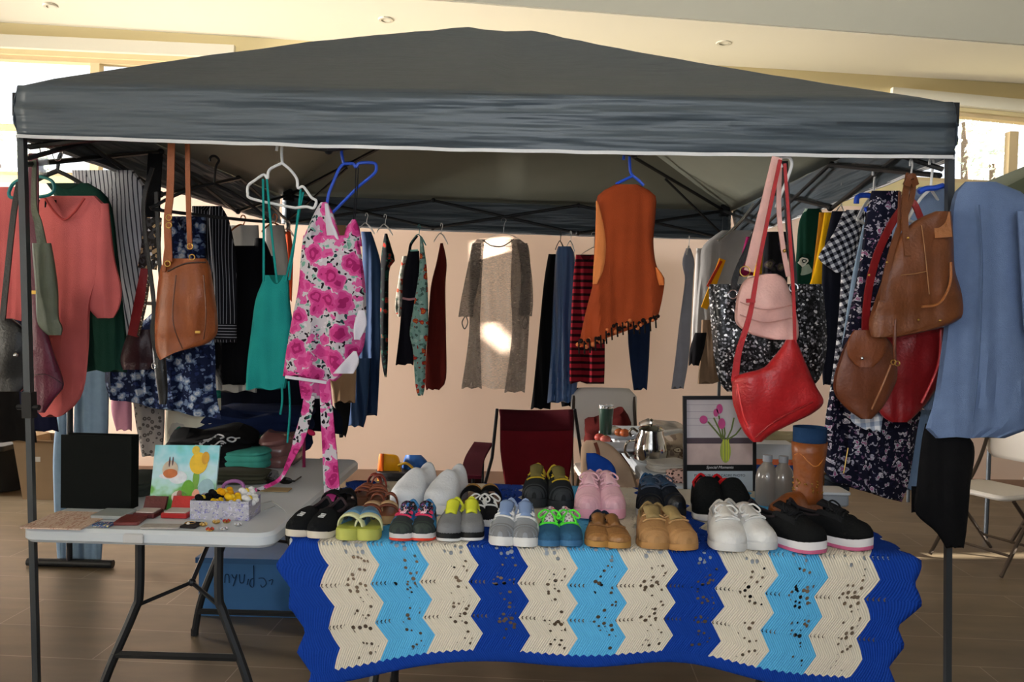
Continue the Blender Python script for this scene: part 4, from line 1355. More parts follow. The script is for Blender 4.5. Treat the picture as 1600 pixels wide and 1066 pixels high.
garment('plaid_scarf', [([(638, 1334, 1356), (648, 1329, 1378), (660, 1332, 1378), (672, 1352, 1376)], dict(slant=4))], 2.60, gingham('dfe1e4', 'a9b3c2', '7f8da4', .03, .15), 'white plaid scarf end showing under the red bag', 'scarf', th=.02, nu=12, nv=10)
DEN = fabric('64789c', vs=40)
o = garment('denim_shirt', [([(284, 1508, 1556), (296, 1494, 1590), (330, 1484, 1622), (400, 1482, 1632), (500, 1476, 1634), (580, 1466, 1634), (640, 1456, 1632), (668, 1446, 1612), (684, 1462, 1570)], {}),
                            ([(330, 1588, 1632), (400, 1592, 1640), (470, 1596, 1646), (520, 1600, 1650)], dict(Y=2.36, th=.05))], 2.43, DEN, 'blue chambray denim shirt covering the right tent pole', 'shirt', th=.10, fold=.007, nf=3, hem=2)
cord('side_seam', [(1530, 320, 2.372), (1535, 420, 2.368), (1530, 560, 2.368), (1520, 660, 2.375)], .0018, fabric('4f6282'), o)
garment('denim_shirt', [([(292, 1436, 1490), (330, 1400, 1490), (400, 1392, 1480), (470, 1388, 1478), (560, 1400, 1476), (640, 1430, 1470)], {})], 2.66, fabric('71839f', vs=40), 'paler denim shirt behind the brown tote on a white hanger', 'shirt', th=.07)
hanger(1424, 252, 2.6, M_HW, 'white hanger hook over the brown tote straps', .22, .9, r=.004)
hanger(1456, 250, 2.6, M_HW, 'white hanger over the paler denim shirt next to the right tent pole', .28, .7, r=.005)
hanger_path('clothes_hanger', [('shoulder_bar', [(1436, 300), (1446, 295), (1460, 294), (1474, 290)])], 2.58, .009, M_HB, 'blue hanger shoulder behind the brown tote straps')
garment('black_trousers', [([(662, 1446, 1466), (690, 1440, 1520), (760, 1432, 1516), (800, 1430, 1513), (830, 1462, 1510), (855, 1478, 1506)], {}),
                           ([(760, 1424, 1445), (800, 1424, 1450)], dict(Y=2.56, th=.03, nu=8, nv=8))], 2.47, fabric('101012'), 'black trousers hanging below the chambray denim shirt', 'trousers', th=.07)

# ------------------------------------------------------------------ bags at the right front
SEQ = sequin('121214', '9a9aa0', 150)
b = thing('tote_bag', 'silver and black sequinned bag behind the pink and red bags', 'bag', at(1200, 450, 2.64))
cloth_mb([(444, 1108, 1284), (470, 1108, 1288), (520, 1112, 1292), (560, 1116, 1290), (596, 1124, 1278), (612, 1136, 1250)], 2.66, th=.10, fold=.006, hem=0).build('body', SEQ, b)
rib('strap', [(1218, 252, 2.6), (1186, 350, 2.6), (1150, 430, 2.61), (1146, 470, 2.61)], .02, .006, leather('141416'), b)
rib('strap', [(1226, 252, 2.6), (1232, 350, 2.6), (1240, 430, 2.61), (1242, 470, 2.61)], .02, .006, leather('141416'), b)
for x, y in ((1145, 460), (1240, 450)):
    ring('strap_ring', x, y, 2.585, .014, .003, M_SILV, b)
for s_ in range(5):
    a = -0.9 + s_ * .45
    MB().ball(at(1150 + 6 * s_, 482 + 3 * abs(s_ - 2), 2.60), (.006, .004, .02), 8, 6, Matrix.Rotation(a, 3, 'Y')).build('leaf_charm', M_SILV, b)
PK = leather('d8aaa2', rough=.55)
b = thing('handbag', 'pale pink slouchy bag hanging over the silver sequin bag', 'bag', at(1200, 430, 2.52))
cloth_mb([(428, 1192, 1214), (436, 1166, 1226), (455, 1154, 1234), (480, 1149, 1242), (505, 1150, 1247), (522, 1172, 1248), (531, 1205, 1246)], 2.53, th=.10, fold=.004, hem=0, wr=.012).build('body', PK, b)
rib('strap', [(1214, 246, 2.52), (1196, 320, 2.5), (1182, 375, 2.5), (1170, 424, 2.49)], .032, .006, PK, b)
rib('strap', [(1218, 262, 2.53), (1217, 330, 2.52), (1224, 390, 2.5), (1232, 432, 2.49)], .014, .006, PK, b)
ring('strap_ring', 1164, 424, 2.485, .016, .002, M_GOLD, b)
blob('rivet', 1226, 392, 2.49, .006, M_GOLD, b)
for y in (478, 498):
    cord('gathered_fold', [(1156, y - 6, 2.472), (1195, y + 6, 2.465), (1240, y - 2, 2.475)], .0018, leather('b98880'), b)
RED = leather('a31b20', rough=.38)
b = thing('hobo_bag', 'bright red leather hobo bag hanging in front of the silver and pink bags', 'bag', at(1210, 560, 2.46))
cloth_mb([(531, 1228, 1244), (545, 1219, 1250), (560, 1207, 1256), (576, 1190, 1263), (588, 1146, 1268), (605, 1144, 1276), (628, 1145, 1287), (645, 1150, 1272), (662, 1156, 1238), (678, 1164, 1206), (691, 1176, 1190)],
         2.46, th=.11, fold=.003, hem=0, wr=.008, nv=34).build('body', RED, b)
rib('strap', [(1219, 250, 2.48), (1203, 325, 2.46), (1186, 410, 2.44), (1172, 490, 2.43), (1154, 550, 2.44), (1148, 596, 2.45)], [.011] * 12 + [.011 + .012 * q / 18 for q in range(19)], .006, RED, b)
rib('strap', [(1226, 256, 2.5), (1232, 340, 2.48), (1238, 430, 2.46), (1241, 490, 2.44), (1242, 545, 2.43)], .009, .006, RED, b)
MB().ribbon([at(1166, 470, 2.415), at(1180, 470, 2.415)], .012, .005, wdir=(0, 0, 1)).build('strap_keeper', RED, b)
cord('base_seam', [(1180, 684, 2.43), (1215, 656, 2.40), (1270, 628, 2.42)], .003, leather('8a1218'), b)
cord('side_seam', [(1152, 600, 2.43), (1162, 650, 2.42), (1180, 688, 2.45)], .0025, leather('d23a3a'), b)
hanger_path('clothes_hanger', [('hook', [(1222, 262), (1218, 252), (1224, 246), (1234, 247), (1237, 258), (1230, 280), (1222, 300), (1212, 325)])], 2.56, .005, M_HW, 'white hanger hook through the pink and red bag straps')
hanger_path('clothes_hanger', [('shoulder_bar', [(1178, 318), (1160, 342), (1140, 362), (1122, 376)])], 4.2, .006, M_WIRE, 'metal hanger arm reaching toward the right rear tent pole')
DRED = leather('7d1216', rough=.4)
b = thing('handbag', 'dark red leather bag hanging behind the brown tote and saddle bag', 'bag', at(1420, 520, 2.5))
cloth_mb([(512, 1372, 1482), (540, 1360, 1483), (575, 1352, 1478), (600, 1356, 1468), (630, 1366, 1448), (650, 1378, 1430), (660, 1392, 1418)], 2.53, th=.08, fold=.004, hem=0, wr=.012).build('body', DRED, b)
rib('strap', [(1424, 308, 2.5), (1396, 345, 2.46), (1370, 400, 2.44), (1356, 460, 2.44), (1352, 530, 2.46), (1360, 560, 2.47)], .022, .007, DRED, b)
rib('strap', [(1414, 312, 2.48), (1428, 318, 2.46), (1440, 345, 2.46)], .018, .007, DRED, b)
cord('side_gusset', [(1470, 515, 2.46), (1466, 570, 2.455), (1440, 630, 2.46)], .004, leather('a5262a'), b)
TOTE = leather('693a1c', rough=.45)
b = thing('tote_bag', 'large brown leather tote with embossed corner patch hanging in front of the denim shirt', 'bag', at(1435, 340, 2.4))
cloth_mb([(330, 1462, 1486), (345, 1430, 1488), (375, 1400, 1490), (420, 1384, 1492), (455, 1372, 1502), (485, 1362, 1505), (500, 1358, 1498), (515, 1358, 1462), (527, 1362, 1402)], 2.36, th=.10, fold=.004, hem=0, wr=.010, nv=32).build('body', TOTE, b)
rib('strap', [(1420, 272, 2.40), (1414, 310, 2.36), (1414, 350, 2.33), (1418, 400, 2.31)], .018, .006, TOTE, b)
rib('strap', [(1426, 272, 2.40), (1424, 310, 2.37), (1400, 370, 2.34), (1384, 430, 2.32), (1378, 470, 2.32)], .016, .006, TOTE, b)
rib('strap_loop', [(1416, 290, 2.36), (1424, 276, 2.35), (1430, 290, 2.36)], .02, .01, TOTE, b)
MB().hexa([at(1461, 372, 2.315), at(1488, 370, 2.315), at(1488, 370, 2.325), at(1461, 372, 2.325), at(1458, 336, 2.33), at(1484, 331, 2.33), at(1484, 331, 2.34), at(1458, 336, 2.34)]).build('embossed_patch', leather('9a6238', bs=60, bump=.9), b, smooth=False)
cord('front_seam', [(1440, 352, 2.318), (1446, 400, 2.306), (1452, 460, 2.304)], .0013, leather('94683e'), b)
cord('front_seam', [(1408, 430, 2.308), (1428, 428, 2.306), (1448, 424, 2.305)], .0013, leather('94683e'), b)
cord('pocket_fold', [(1440, 480, 2.303), (1468, 474, 2.305), (1484, 445, 2.31), (1486, 410, 2.318)], .004, leather('93582c'), b)
for x, y in ((1435, 500), (1469, 501), (1419, 372), (1386, 410), (1358, 430)):
    blob('stud', x, y, 2.308 if x > 1400 else 2.32, .004, M_GOLD, b)
SAD = leather('5e2f17', rough=.45)
b = thing('saddle_bag', 'small dark brown saddle bag with studded flap in front of the dark red bag', 'bag', at(1350, 540, 2.4))
cloth_mb([(518, 1336, 1372), (535, 1322, 1392), (560, 1312, 1400), (590, 1303, 1402), (615, 1304, 1392), (638, 1322, 1378), (655, 1345, 1362)], 2.43, th=.06, fold=.002, hem=0).build('body', SAD, b)
cloth_mb([(516, 1334, 1374), (535, 1324, 1388), (558, 1326, 1380), (574, 1342, 1364)], 2.392, th=.02, fold=.001, hem=0, nv=12).build('flap', leather('6e3a1d'), b)
blob('stud', 1347, 560, 2.38, .006, M_SILV, b)
cord('strap', [(1406, 300, 2.42), (1402, 430, 2.36), (1398, 520, 2.33), (1398, 566, 2.34)], .005, SAD, b)
for x, y in ((1396, 566), (1402, 568)):
    ring('strap_ring', x, y, 2.335, .007, .002, M_GOLD, b)
cord('edge_piping', [(1392, 570, 2.355), (1380, 600, 2.35), (1362, 640, 2.37)], .003, leather('8a5a38'), b)
# ================================================================== SHOES
BZ = TZ + 0.0095          # top of the blanket
def ip(tab, t):
    for (a, x), (b, y) in zip(tab, tab[1:]):
        if t <= b:
            u = (t - a) / (b - a)
            u = u * u * (3 - 2 * u) * .6 + u * .4
            return x + (y - x) * u
    return tab[-1][1]
WT = [(0, 0.0), (.015, .34), (.05, .56), (.12, .69), (.25, .72), (.42, .74), (.58, .92), (.7, 1.0), (.82, .95), (.91, .76), (.965, .5), (.99, .26), (1, 0.0)]
TS = [0, .015, .05, .1, .16, .23, .3, .37, .44, .5, .56, .62, .68, .74, .8, .86, .91, .95, .98, .993, 1]
class Last:
    """foot form: length, width, heel height, toe height, sole thickness"""
    def __init__(s, L, W, H, toe, sole, open0=.07, open1=.5, thr=.62, pw=.62):
        s.L, s.W, s.H, s.toe, s.sole, s.o0, s.o1, s.thr, s.pw = L, W, H, toe, sole, open0, open1, thr, pw
    def w(s, t):
        return ip(WT, t) * s.W / 2
    def h(s, t):
        tab = [(0, s.H * .92), (.06, s.H), (.18, s.H * .86), (.34, s.H * .84), (.46, s.H * .95 if s.H < .2 else s.H), (s.thr, s.toe * 1.25 + .1 * s.H), (.8, s.toe * 1.06), (.92, s.toe * .86), (1, s.toe * .45)]
        return ip(tab, t)
    def spring(s, t):
        return .03 * s.L * max(0, (t - .78) / .22) ** 2
    def y(s, t):
        return s.L * (.5 - t)
    def p(s, t, th, off=0.0):
        c, sn = math.cos(th), math.sin(th)
        ww, hh = s.w(t) + off, s.h(t) + off
        x = ww * (abs(c) ** .75) * (1 if c > 0 else -1)
        # the side wall pulls in toward the top
        x *= 1 - .28 * (sn ** 2) * (1 if t < .55 else .5)
        return Vector((x, s.y(t) - (off if t > .95 else 0), s.sole + s.spring(t) + hh * sn ** s.pw))
NA = 20
def upper_mb(l, opened=True, half=0.95):
    rows = [[l.p(t, PI * k / NA) for k in range(NA + 1)] for t in TS]
    def skip(i, j):
        tm = (TS[i] + TS[i + 1]) / 2
        th = PI * (j + .5) / NA
        return opened and l.o0 < tm < l.o1 and abs(th - PI / 2) < half
    return MB().grid(rows, skip=skip)
def sole_mb(l, over=1.06, z0=0.0, z1=None, edge=.15):
    z1 = l.sole + .004 if z1 is None else z1
    mb = MB()
    def loop(z, k):
        pts = [Vector((l.w(t) * k, l.y(t) * (1 + .02 * k), z + l.spring(t))) for t in TS]
        return pts + [Vector((-p.x, p.y, p.z)) for p in pts[-2:0:-1]]
    d = (z1 - z0) * edge
    return mb.loft([loop(z0, over - .08), loop(z0 + d, over), loop(z1 - d, over), loop(z1, over - .03)])
def patch(l, t0, t1, a0, a1, off=.002, nt=8, na=8):
    rows = [[l.p(t0 + (t1 - t0) * i / nt, a0 + (a1 - a0) * k / na, off) for k in range(na + 1)] for i in range(nt + 1)]
    return MB().grid(rows)
def footing(label, cat, px, py, l, yaw, group=None, mirror=False, name='sneaker', z=None):
    """root placed so that the toe's front lies at the picture point on the blanket"""
    toe = onz(px, py, BZ if z is None else z)
    a = math.radians(yaw)
    d = Vector((math.sin(a), math.cos(a), 0)) * -1     # toe direction
    c = toe - d * (l.L / 2)
    r = thing(name, label, cat, (c.x, c.y, c.z), group)
    r.rotation_euler = (0, 0, -a)
    r['_org'] = (0, 0, 0)
    return r
def sneaker(label, px, py, L, W, H, yaw, upper, sole, lining, lace=None, toe=None, eyestay=None, tongue=None, heel=None, sole_h=.022, toe_h=None, sole2=None, name='sneaker', bow=True, nl=4, mirror=False, opened=True, pw=.62, side=None):
    l = Last(L, W, H, toe_h or H * .52, sole_h, pw=pw)
    r = footing(label, 'shoe', px, py, l, yaw, name=name)
    upper_mb(l, opened).build('upper', upper, r, solid=.004, sharp=1.3)
    sole_mb(l).build('sole', sole, r)
    if sole2:
        sole_mb(l, 1.07, 0, l.sole * .42).build('outsole', sole2, r)
    # inside
    rows = [[l.p(t, a, -.006) * 1 + Vector((0, 0, -.45 * l.h(t))) for a in [PI * (.12 + .76 * q / 8) for q in range(9)]] for t in [.03, .1, .2, .3, .4, .5, .58]]
    MB().grid(rows).build('insole', lining, r)
    if opened:
        pts = [l.p(t, PI / 2 - .95, .001) for t in (.08, .14, .2, .27, .34, .4, .45)] 
        pts2 = [Vector((-p.x, p.y, p.z)) for p in pts]
        MB().tube([Vector(q) for q in spline([tuple(p) for p in pts[::-1] + [Vector((0, l.y(.045), l.sole + l.h(.05) + .002))] + pts2], 4)], .0045, 6).build('collar', lining if heel is None else heel, r)
    if tongue:
        rows = []
        for i in range(7):
            u = i / 6
            t = .66 - .26 * u
            wz_ = l.w(.6) * (.42 + .12 * u)
            z0 = l.p(max(t, .5), PI / 2).z
            zz = l.sole + l.h(.66) + (H * 1.12 - l.h(.66)) * u ** .8 + .006
            rows.append([Vector((wz_ * q, l.y(t) + .006 * (1 - q * q) * -1, zz - .010 * q * q)) for q in (-1, -.6, -.2, .2, .6, 1)])
        MB().grid(rows).build('tongue', tongue, r, solid=.006)
    if toe:
        patch(l, .84, .995, .06, PI - .06, .0022, 10, 16).build('toe_cap', toe, r)
    if eyestay:
        for s in (0, 1):
            a0, a1 = (.62, 1.02) if s == 0 else (PI - 1.02, PI - .62)
            patch(l, .40, .72, a0, a1, .0026).build('eyestay', eyestay, r)
    if side:
        for s in (0, 1):
            a0, a1 = (.15, .6) if s == 0 else (PI - .6, PI - .15)
            patch(l, .52, .80, a0, a1, .0024).build('side_panel', side, r)
    if lace:
        for q in range(nl):
            t = .50 + .20 * q / max(1, nl - 1)
            sgn = 1 if q % 2 else -1
            pts = []
            for m_ in range(7):
                u = -1 + 2 * m_ / 6
                v = l.p(t + .018 * u * sgn, PI / 2 - u * .62, .006)
                pts.append(v)
            MB().tube(pts, .0030, 6).build('lace', lace, r)
        if bow:
            c = l.p(.49, PI / 2, .012)
            c.z = max(c.z, l.sole + H * .8)
            for s in (-1, 1):
                lp = [c, c + Vector((s * .016, -.008, .008)), c + Vector((s * .032, -.02, -.004)), c + Vector((s * .026, -.026, -.012)), c + Vector((s * .008, -.01, -.002)), c]
                MB().tube([Vector(p) for p in spline([tuple(p) for p in lp], 4)], .0028, 6).build('lace_loop', lace, r)
                le = [c, c + Vector((s * .012, -.02, -.004)), c + Vector((s * .02, -.04, -.022))]
                MB().tube([Vector(p) for p in spline([tuple(p) for p in le], 4)], .0026, 6).build('lace_end', lace, r)
    if heel:
        patch(l, .0, .06, .05, PI - .05, .0015, 4, 14).build('heel_tab', heel, r)
    return r, l
def slide(label, px, py, L, W, yaw, bed, sole, straps, name='slide_sandal', sole_h=.024):
    """flat sandal: footbed, sole and arched straps [(t0, t1, height, material, part name)]"""
    l = Last(L, W, .05, .03, sole_h)
    r = footing(label, 'sandal', px, py, l, yaw, name=name)
    sole_mb(l, 1.0, 0, sole_h).build('sole', sole, r)
    sole_mb(l, .93, sole_h - .001, sole_h + .003).build('footbed', bed, r)
    for t0, t1, hh, m, pn in straps:
        rows = []
        for i in range(7):
            t = t0 + (t1 - t0) * i / 6
            rows.append([Vector((l.w(t) * 1.02 * math.cos(a) , l.y(t) + .012 * math.sin(a) * (.5 - i / 6), sole_h * .7 + hh * (1 + .1 * math.sin(PI * i / 6)) * math.sin(a) ** .7)) for a in [PI * q / 14 for q in range(15)]])
        MB().grid(rows).build(pn, m, r, solid=.005)
    return r, l
F = fabric
W_, K_ = F('d9d9d7', rough=.7), F('101113')
def lbl_pair(base, a, b):
    return base + ', ' + a, base + ', ' + b
# front row, from the folding table to the black runners
for i, (px, py, yaw) in enumerate(((456, 842, 12), (492, 845, 6))):
    r, l = sneaker(('black canvas slip-on with white lettering and cream sole, at the corner of the folding table', 'black canvas slip-on with white lettering, touching the lime slides')[i], px, py, .23, .078, .055, yaw,
                   F('17181a'), mat('d8cfbf', rough=.5), F('3a3034'), tongue=None, lace=None, sole_h=.016, toe_h=.036, name='slip_on_shoe')
    for q, (a0, a1) in enumerate(((-.5, .45), (-.25, .5))):
        for m_ in range(2):
            t = .80 - .05 * q - .028 * m_
            MB().tube([l.p(t + .012 * u, PI / 2 - u * .35, .0016) for u in (a0, a0 * .3 + a1 * .1, a1 * .6, a1)], .0022, 5).build('white_lettering', mat('cfcfcf'), r)
LIME, SLB = mat('a9b04a', rough=.45, var=.2, vs=30), mat('4b718f', rough=.4, var=.3, vs=40)
for i, (px, py, yaw) in enumerate(((535, 847, 14), (574, 848, -8))):
    r, l = slide(('lime green slide with blue strap and two dark spots, beside the black slip-ons', 'lime green slide with blue strap and two dark spots, beside the red-soled trainers')[i], px, py, .19, .078, yaw, LIME, mat('aeb25a', rough=.5),
                 [(.38, .66, .052, SLB, 'strap'), (.66, .76, .045, mat('c9cba0', rough=.5), 'strap_edge')], sole_h=.030)
    for s in (-.35, .35):
        MB().ball((l.w(.74) * s, l.y(.745) - .002, .068 - .01), (.006, .004, .005), 8, 6).build('dark_spot', mat('1a1d22'), r)
for i, (px, py, yaw) in enumerate(((622, 848, 6), (658, 848, 0))):
    sneaker(('dark kids trainer with red sole and pink and blue stripes, nearer the lime slides', 'dark kids trainer with red sole and pink and blue stripes, nearer the yellow-tongued trainers')[i], px, py, .18, .072, .062, yaw,
            F('33393a'), mat('d2cfcf', rough=.5), F('2b3036'), lace=F('c23a5a'), eyestay=mat('2a5f94', rough=.5), tongue=floral('2a2c30', ['c93a62', 'd9d9dc'], ['3a6fa8', '8a3a8a', '2a2c30'], 60, 120, .4), toe=F('3c4440'), heel=mat('3a6f9f'), sole_h=.020, sole2=mat('d0402c', rough=.5), bow=False, side=mat('3f86b5', rough=.5))
for i, (px, py, yaw) in enumerate(((698, 849, 4), (736, 848, -4))):
    sneaker(('grey mesh trainer with bright yellow tongue and black bumper, beside the red-soled trainers', 'grey mesh trainer with bright yellow tongue and black bumper, next to the silver blue runners')[i], px, py, .19, .074, .066, yaw,
            F('77797c'), mat('161718', rough=.6), F('c6cc3a'), tongue=F('cdd23c'), toe=None, heel=F('c6cc3a'), lace=None, sole_h=.022, sole2=mat('dcdcda', rough=.5), side=F('6b6d70'))
for i, (px, py, yaw) in enumerate(((781, 856, 8), (820, 858, 0))):
    sneaker(('silver blue running shoe with white trim and sole, beside the grey yellow-tongued trainer', 'silver blue running shoe with white trim and sole, beside the green-laced shoes')[i], px, py, .205, .080, .072, yaw,
            F('8b9096'), mat('dededc', rough=.5), F('b98b66'), lace=W_, eyestay=mat('c8ccd2', rough=.3, spec=.6), tongue=F('7d93ba'), toe=F('77797d'), heel=F('8a9cc0'), sole_h=.022, side=mat('d7dade', rough=.3), bow=False)
GL = plastic('4fd83a')
for i, (px, py, yaw) in enumerate(((856, 857, 4), (893, 857, -4))):
    r, l = sneaker(('blue slip-on shoe with neon green laces, beside the silver blue runners', 'blue slip-on shoe with neon green laces, beside the small brown boat shoes')[i], px, py, .19, .074, .058, yaw,
                   F('2f5878'), mat('3c6b94', rough=.5), floral('c9c2c4', ['6b5a5e', '3c3034'], ['6a565c', '2f2a30', 'b54a5a'], 60, 90, .35), lace=GL, tongue=leopard('c9c3c6', '5a4a52', 120), sole_h=.014, toe_h=.030, nl=3)
    patch(l, .62, .70, .3, PI - .3, .003, 4, 12).build('green_band', GL, r)
BOAT = leather('8a6238', rough=.6)
for i, (px, py, yaw) in enumerate(((935, 858, 4), (972, 860, -12))):
    sneaker(('small brown leather boat shoe with navy lining, next to the neon-laced shoes', 'small brown leather boat shoe with navy lining, next to the tan moccasins')[i], px, py, .18, .076, .050, yaw, BOAT, mat('a97f45', rough=.6), F('1b2536'),
            lace=leather('6e4a2a'), tongue=leather('7d5630'), heel=F('1b2536'), sole_h=.016, bow=False, name='boat_shoe', nl=2, toe=leather('94693d'))
TANM = leather('9c7549', rough=.75)
for i, (px, py, yaw) in enumerate(((1026, 862, 2), (1076, 864, -14))):
    sneaker(('tan suede moccasin boot with laces, touching the small brown boat shoes', 'tan suede moccasin boot with laces, nearer the white lace-ups')[i], px, py, .235, .098, .072, yaw, TANM, mat('a67c4c', rough=.6), F('8a744e'),
            lace=leather('b08a5c'), tongue=leather('8f7a4e', rough=.8), eyestay=leather('8f683e', rough=.8), sole_h=.014, toe_h=.044, name='moccasin_boot', bow=False, nl=3, toe=leather('a67d50', rough=.8))
WH = leather('dcdcda', rough=.55, var=.06)
for i, (px, py, yaw) in enumerate(((1142, 866, 6), (1200, 864, -12))):
    sneaker(('white lace-up plimsoll, next to the tan moccasins', 'white lace-up plimsoll, next to the black runners with pink soles')[i], px, py, .26, .105, .076, yaw, WH, mat('d3d3d1', rough=.5), F('b9b5ae'), lace=W_, eyestay=leather('cfcfcd'), tongue=F('c9c6c0'), sole_h=.018, toe_h=.046, nl=5)
for i, (px, py, yaw) in enumerate(((1288, 868, -38), (1362, 862, -46))):
    sneaker(('black mesh runner with white and pink sole, nearer the white plimsolls', 'black mesh runner with white and pink sole, last of the front row')[i], px, py, .26, .094, .078, yaw, F('121314'), mat('d9d6d8', rough=.5), F('2a2426'), lace=F('1b1c1e'), eyestay=F('1a1b1d'), tongue=F('161618'),
            sole_h=.030, toe_h=.050, sole2=mat('b5587c', rough=.5), nl=5)
lc = thing('shoelace', 'loose black lace arching beside the last black runner', 'shoelace', at(1335, 812, 2.55))
MB().tube(path([(1318, 806, 2.55), (1332, 806, 2.53), (1343, 818, 2.5), (1345, 838, 2.47)], 6), .003, 6).build('cord', F('141416'), lc)
# second row
for i, (px, py, yaw) in enumerate(((505, 806, 10), (536, 806, -6))):
    slide(('plain black slide behind the black slip-ons, under the pink dress tie', 'plain black slide behind the lime slides')[i], px, py, .20, .072, yaw, F('2a2527'), mat('131315', rough=.6), [(.40, .68, .045, F('131315'), 'strap')])
RB = leather('6b3622')
for i, (px, py, yaw) in enumerate(((569, 822, 6), (602, 822, -4))):
    slide(('tan sandal with brown footbed and thin straps, behind the lime slides', 'tan sandal with brown footbed and thin straps, behind the red-soled trainers')[i], px, py, .21, .068, yaw, leather('7a421e'), mat('a08058', rough=.6),
          [(.55, .60, .036, leather('b0906a'), 'strap'), (.66, .70, .032, RB, 'strap'), (.30, .34, .05, RB, 'ankle_strap')])
for i, (px, py, yaw) in enumerate(((556, 793, 10), (588, 795, -8))):
    slide(('reddish brown strappy sandal at the back, nearer the pink dress tie', 'reddish brown strappy sandal at the back, nearer the white platform trainers')[i], px, py, .23, .074, yaw, leather('55301f'), mat('5a3a28', rough=.6),
          [(.50, .56, .04, RB, 'strap'), (.62, .67, .037, leather('82452c'), 'strap'), (.72, .76, .03, RB, 'strap'), (.22, .27, .06, leather('7c2f22'), 'ankle_strap')])
for i, (px, py, yaw) in enumerate(((622, 802, 22), (676, 806, 20))):
    sneaker(('chunky white leather clog, nearer the brown sandals', 'chunky white leather clog, nearer the gold-trimmed black sandals')[i], px, py, .215, .110, .110, yaw, leather('d2d5da', rough=.5, var=.05), mat('d8d8d8', rough=.5), F('9a9ea4'), sole_h=.026, toe_h=.058, opened=False, name='clog', pw=.5)
GT = mat('b08850', rough=.4, metal=.6)
for i, (px, py, yaw) in enumerate(((732, 802, 4), (768, 802, -6))):
    slide(('black mule sandal with gold beaded edge, next to the white clogs', 'black mule sandal with gold beaded edge, next to the dark yellow-trimmed trainers')[i], px, py, .23, .074, yaw, leather('7a5748'), mat('1a1614', rough=.6),
          [(.56, .84, .052, F('0e0e10'), 'vamp'), (.54, .57, .054, GT, 'beaded_edge')], name='mule_sandal')
for i, (px, py, yaw) in enumerate(((742, 826, 6), (770, 826, -10))):
    sneaker(('black trainer with thick white laces behind the yellow-tongued trainers', 'black trainer with thick white laces behind the silver blue runners')[i], px, py, .20, .060, .050, yaw, F('19191b'), mat('cfcfcd', rough=.5), F('26262a'), lace=W_, eyestay=F('c9c9c7'), tongue=F('232326'), sole_h=.02)
DG = F('25272a')
for i, (px, py, yaw) in enumerate(((834, 796, 4), (880, 800, -6))):
    sneaker(('charcoal trainer with mustard trim at the back, beside the black mules', 'charcoal trainer with mustard trim at the back, touching the pink trainers')[i], px, py, .25, .090, .085, yaw, DG, mat('2a2f33', rough=.6), F('1a1a1a'), lace=F('b0962c'), eyestay=F('33352f'), tongue=F('6b6238'), sole_h=.026, toe_h=.05, nl=3, bow=False, toe=mat('2e3338', rough=.6), heel=F('a8922e'))
PKS = leather('e0b3be', rough=.5, var=.08)
for i, (px, py, yaw) in enumerate(((918, 814, 6), (962, 814, -8))):
    sneaker(('pale pink leather trainer, next to the charcoal mustard trainers', 'pale pink leather trainer, next to the black navy trainers')[i], px, py, .25, .092, .092, yaw, PKS, mat('dc9fb2', rough=.5), F('cf9fae'), lace=F('d9aab6'), eyestay=leather('d4a2b0'), tongue=F('dcb2ba'), toe=leather('d7a6b4'), sole_h=.026, toe_h=.054, nl=5)
NV = F('1a1e26')
for i, (px, py, yaw) in enumerate(((1016, 814, 8), (1062, 812, -20))):
    sneaker(('black navy trainer with grey laces, next to the pale pink trainers', 'black navy trainer with grey laces, next to the picture frame')[i], px, py, .25, .092, .080, yaw, NV, mat('17181a' if i else 'b9b9b8', rough=.5), F('27496b'), lace=F('3f4756'), eyestay=F('20242c'), tongue=F('2f4258'), sole_h=.024, toe_h=.054, nl=5, toe=leather('111214'))
for i, (px, py, yaw) in enumerate(((1112, 818, 4), (1160, 820, -6))):
    sneaker(('furry black slipper with red lining, in front of the picture frame', 'furry black slipper with red lining, in front of the clear bottles')[i], px, py, .26, .102, .095, yaw, F('0f1112', bump=.9, bs=90), mat('c9c7c6' if i == 0 else '16181a', rough=.5), F('b0141c'), sole_h=.016, toe_h=.085, name='slipper', pw=.5)
    # the red lining wells up in the mouth of the slipper
for o in [q for q in bpy.data.objects if q.name.startswith('slipper') and q.type == 'EMPTY']:
    MB().ball((0, .015, .094), (.034, .034, .028), 12, 8).build('red_lining', F('b3161d'), o)
# cowboy boot
TANB = leather('80441a', rough=.4, bump=.5, bs=60)
l = Last(.25, .09, .075, .05, .02)
bt = footing('tall tan cowboy boot with gold studs and blue shaft top, behind the black runners', 'boot', 1206, 818, l, 55, name='cowboy_boot')
upper_mb(l, False).build('foot', TANB, bt)
sole_mb(l, 1.04, 0, .02).build('sole', leather('4a2a12'), bt)
MB().box((0, l.y(.12), .012), (.05, .05, .024)).build('heel', leather('4a2a12'), bt)
prof = [(.05, .046, .055), (.08, .045, .05), (.12, .044, .047), (.17, .047, .05), (.22, .053, .056), (.255, .056, .058)]
def shaft(pf):
    return MB().loft([[Vector((rx * math.cos(a), l.y(.26) + ry * math.sin(a), z)) for a in [2 * PI * q / 24 for q in range(24)]] for z, rx, ry in pf], cap=False)
shaft(prof).build('shaft', TANB, bt, solid=.004)
shaft([(.235, .050, .053), (.27, .051, .054), (.305, .052, .055)]).build('shaft_top', F('1f3a5c'), bt, solid=.004)
rnd = random.Random(2)
for i in range(46):
    a = rnd.uniform(0, 2 * PI)
    z = rnd.uniform(.085, .13)
    MB().ball((.0475 * math.cos(a), l.y(.26) + .051 * math.sin(a), z), .0032, 6, 4).build('gold_stud', M_GOLD, bt)
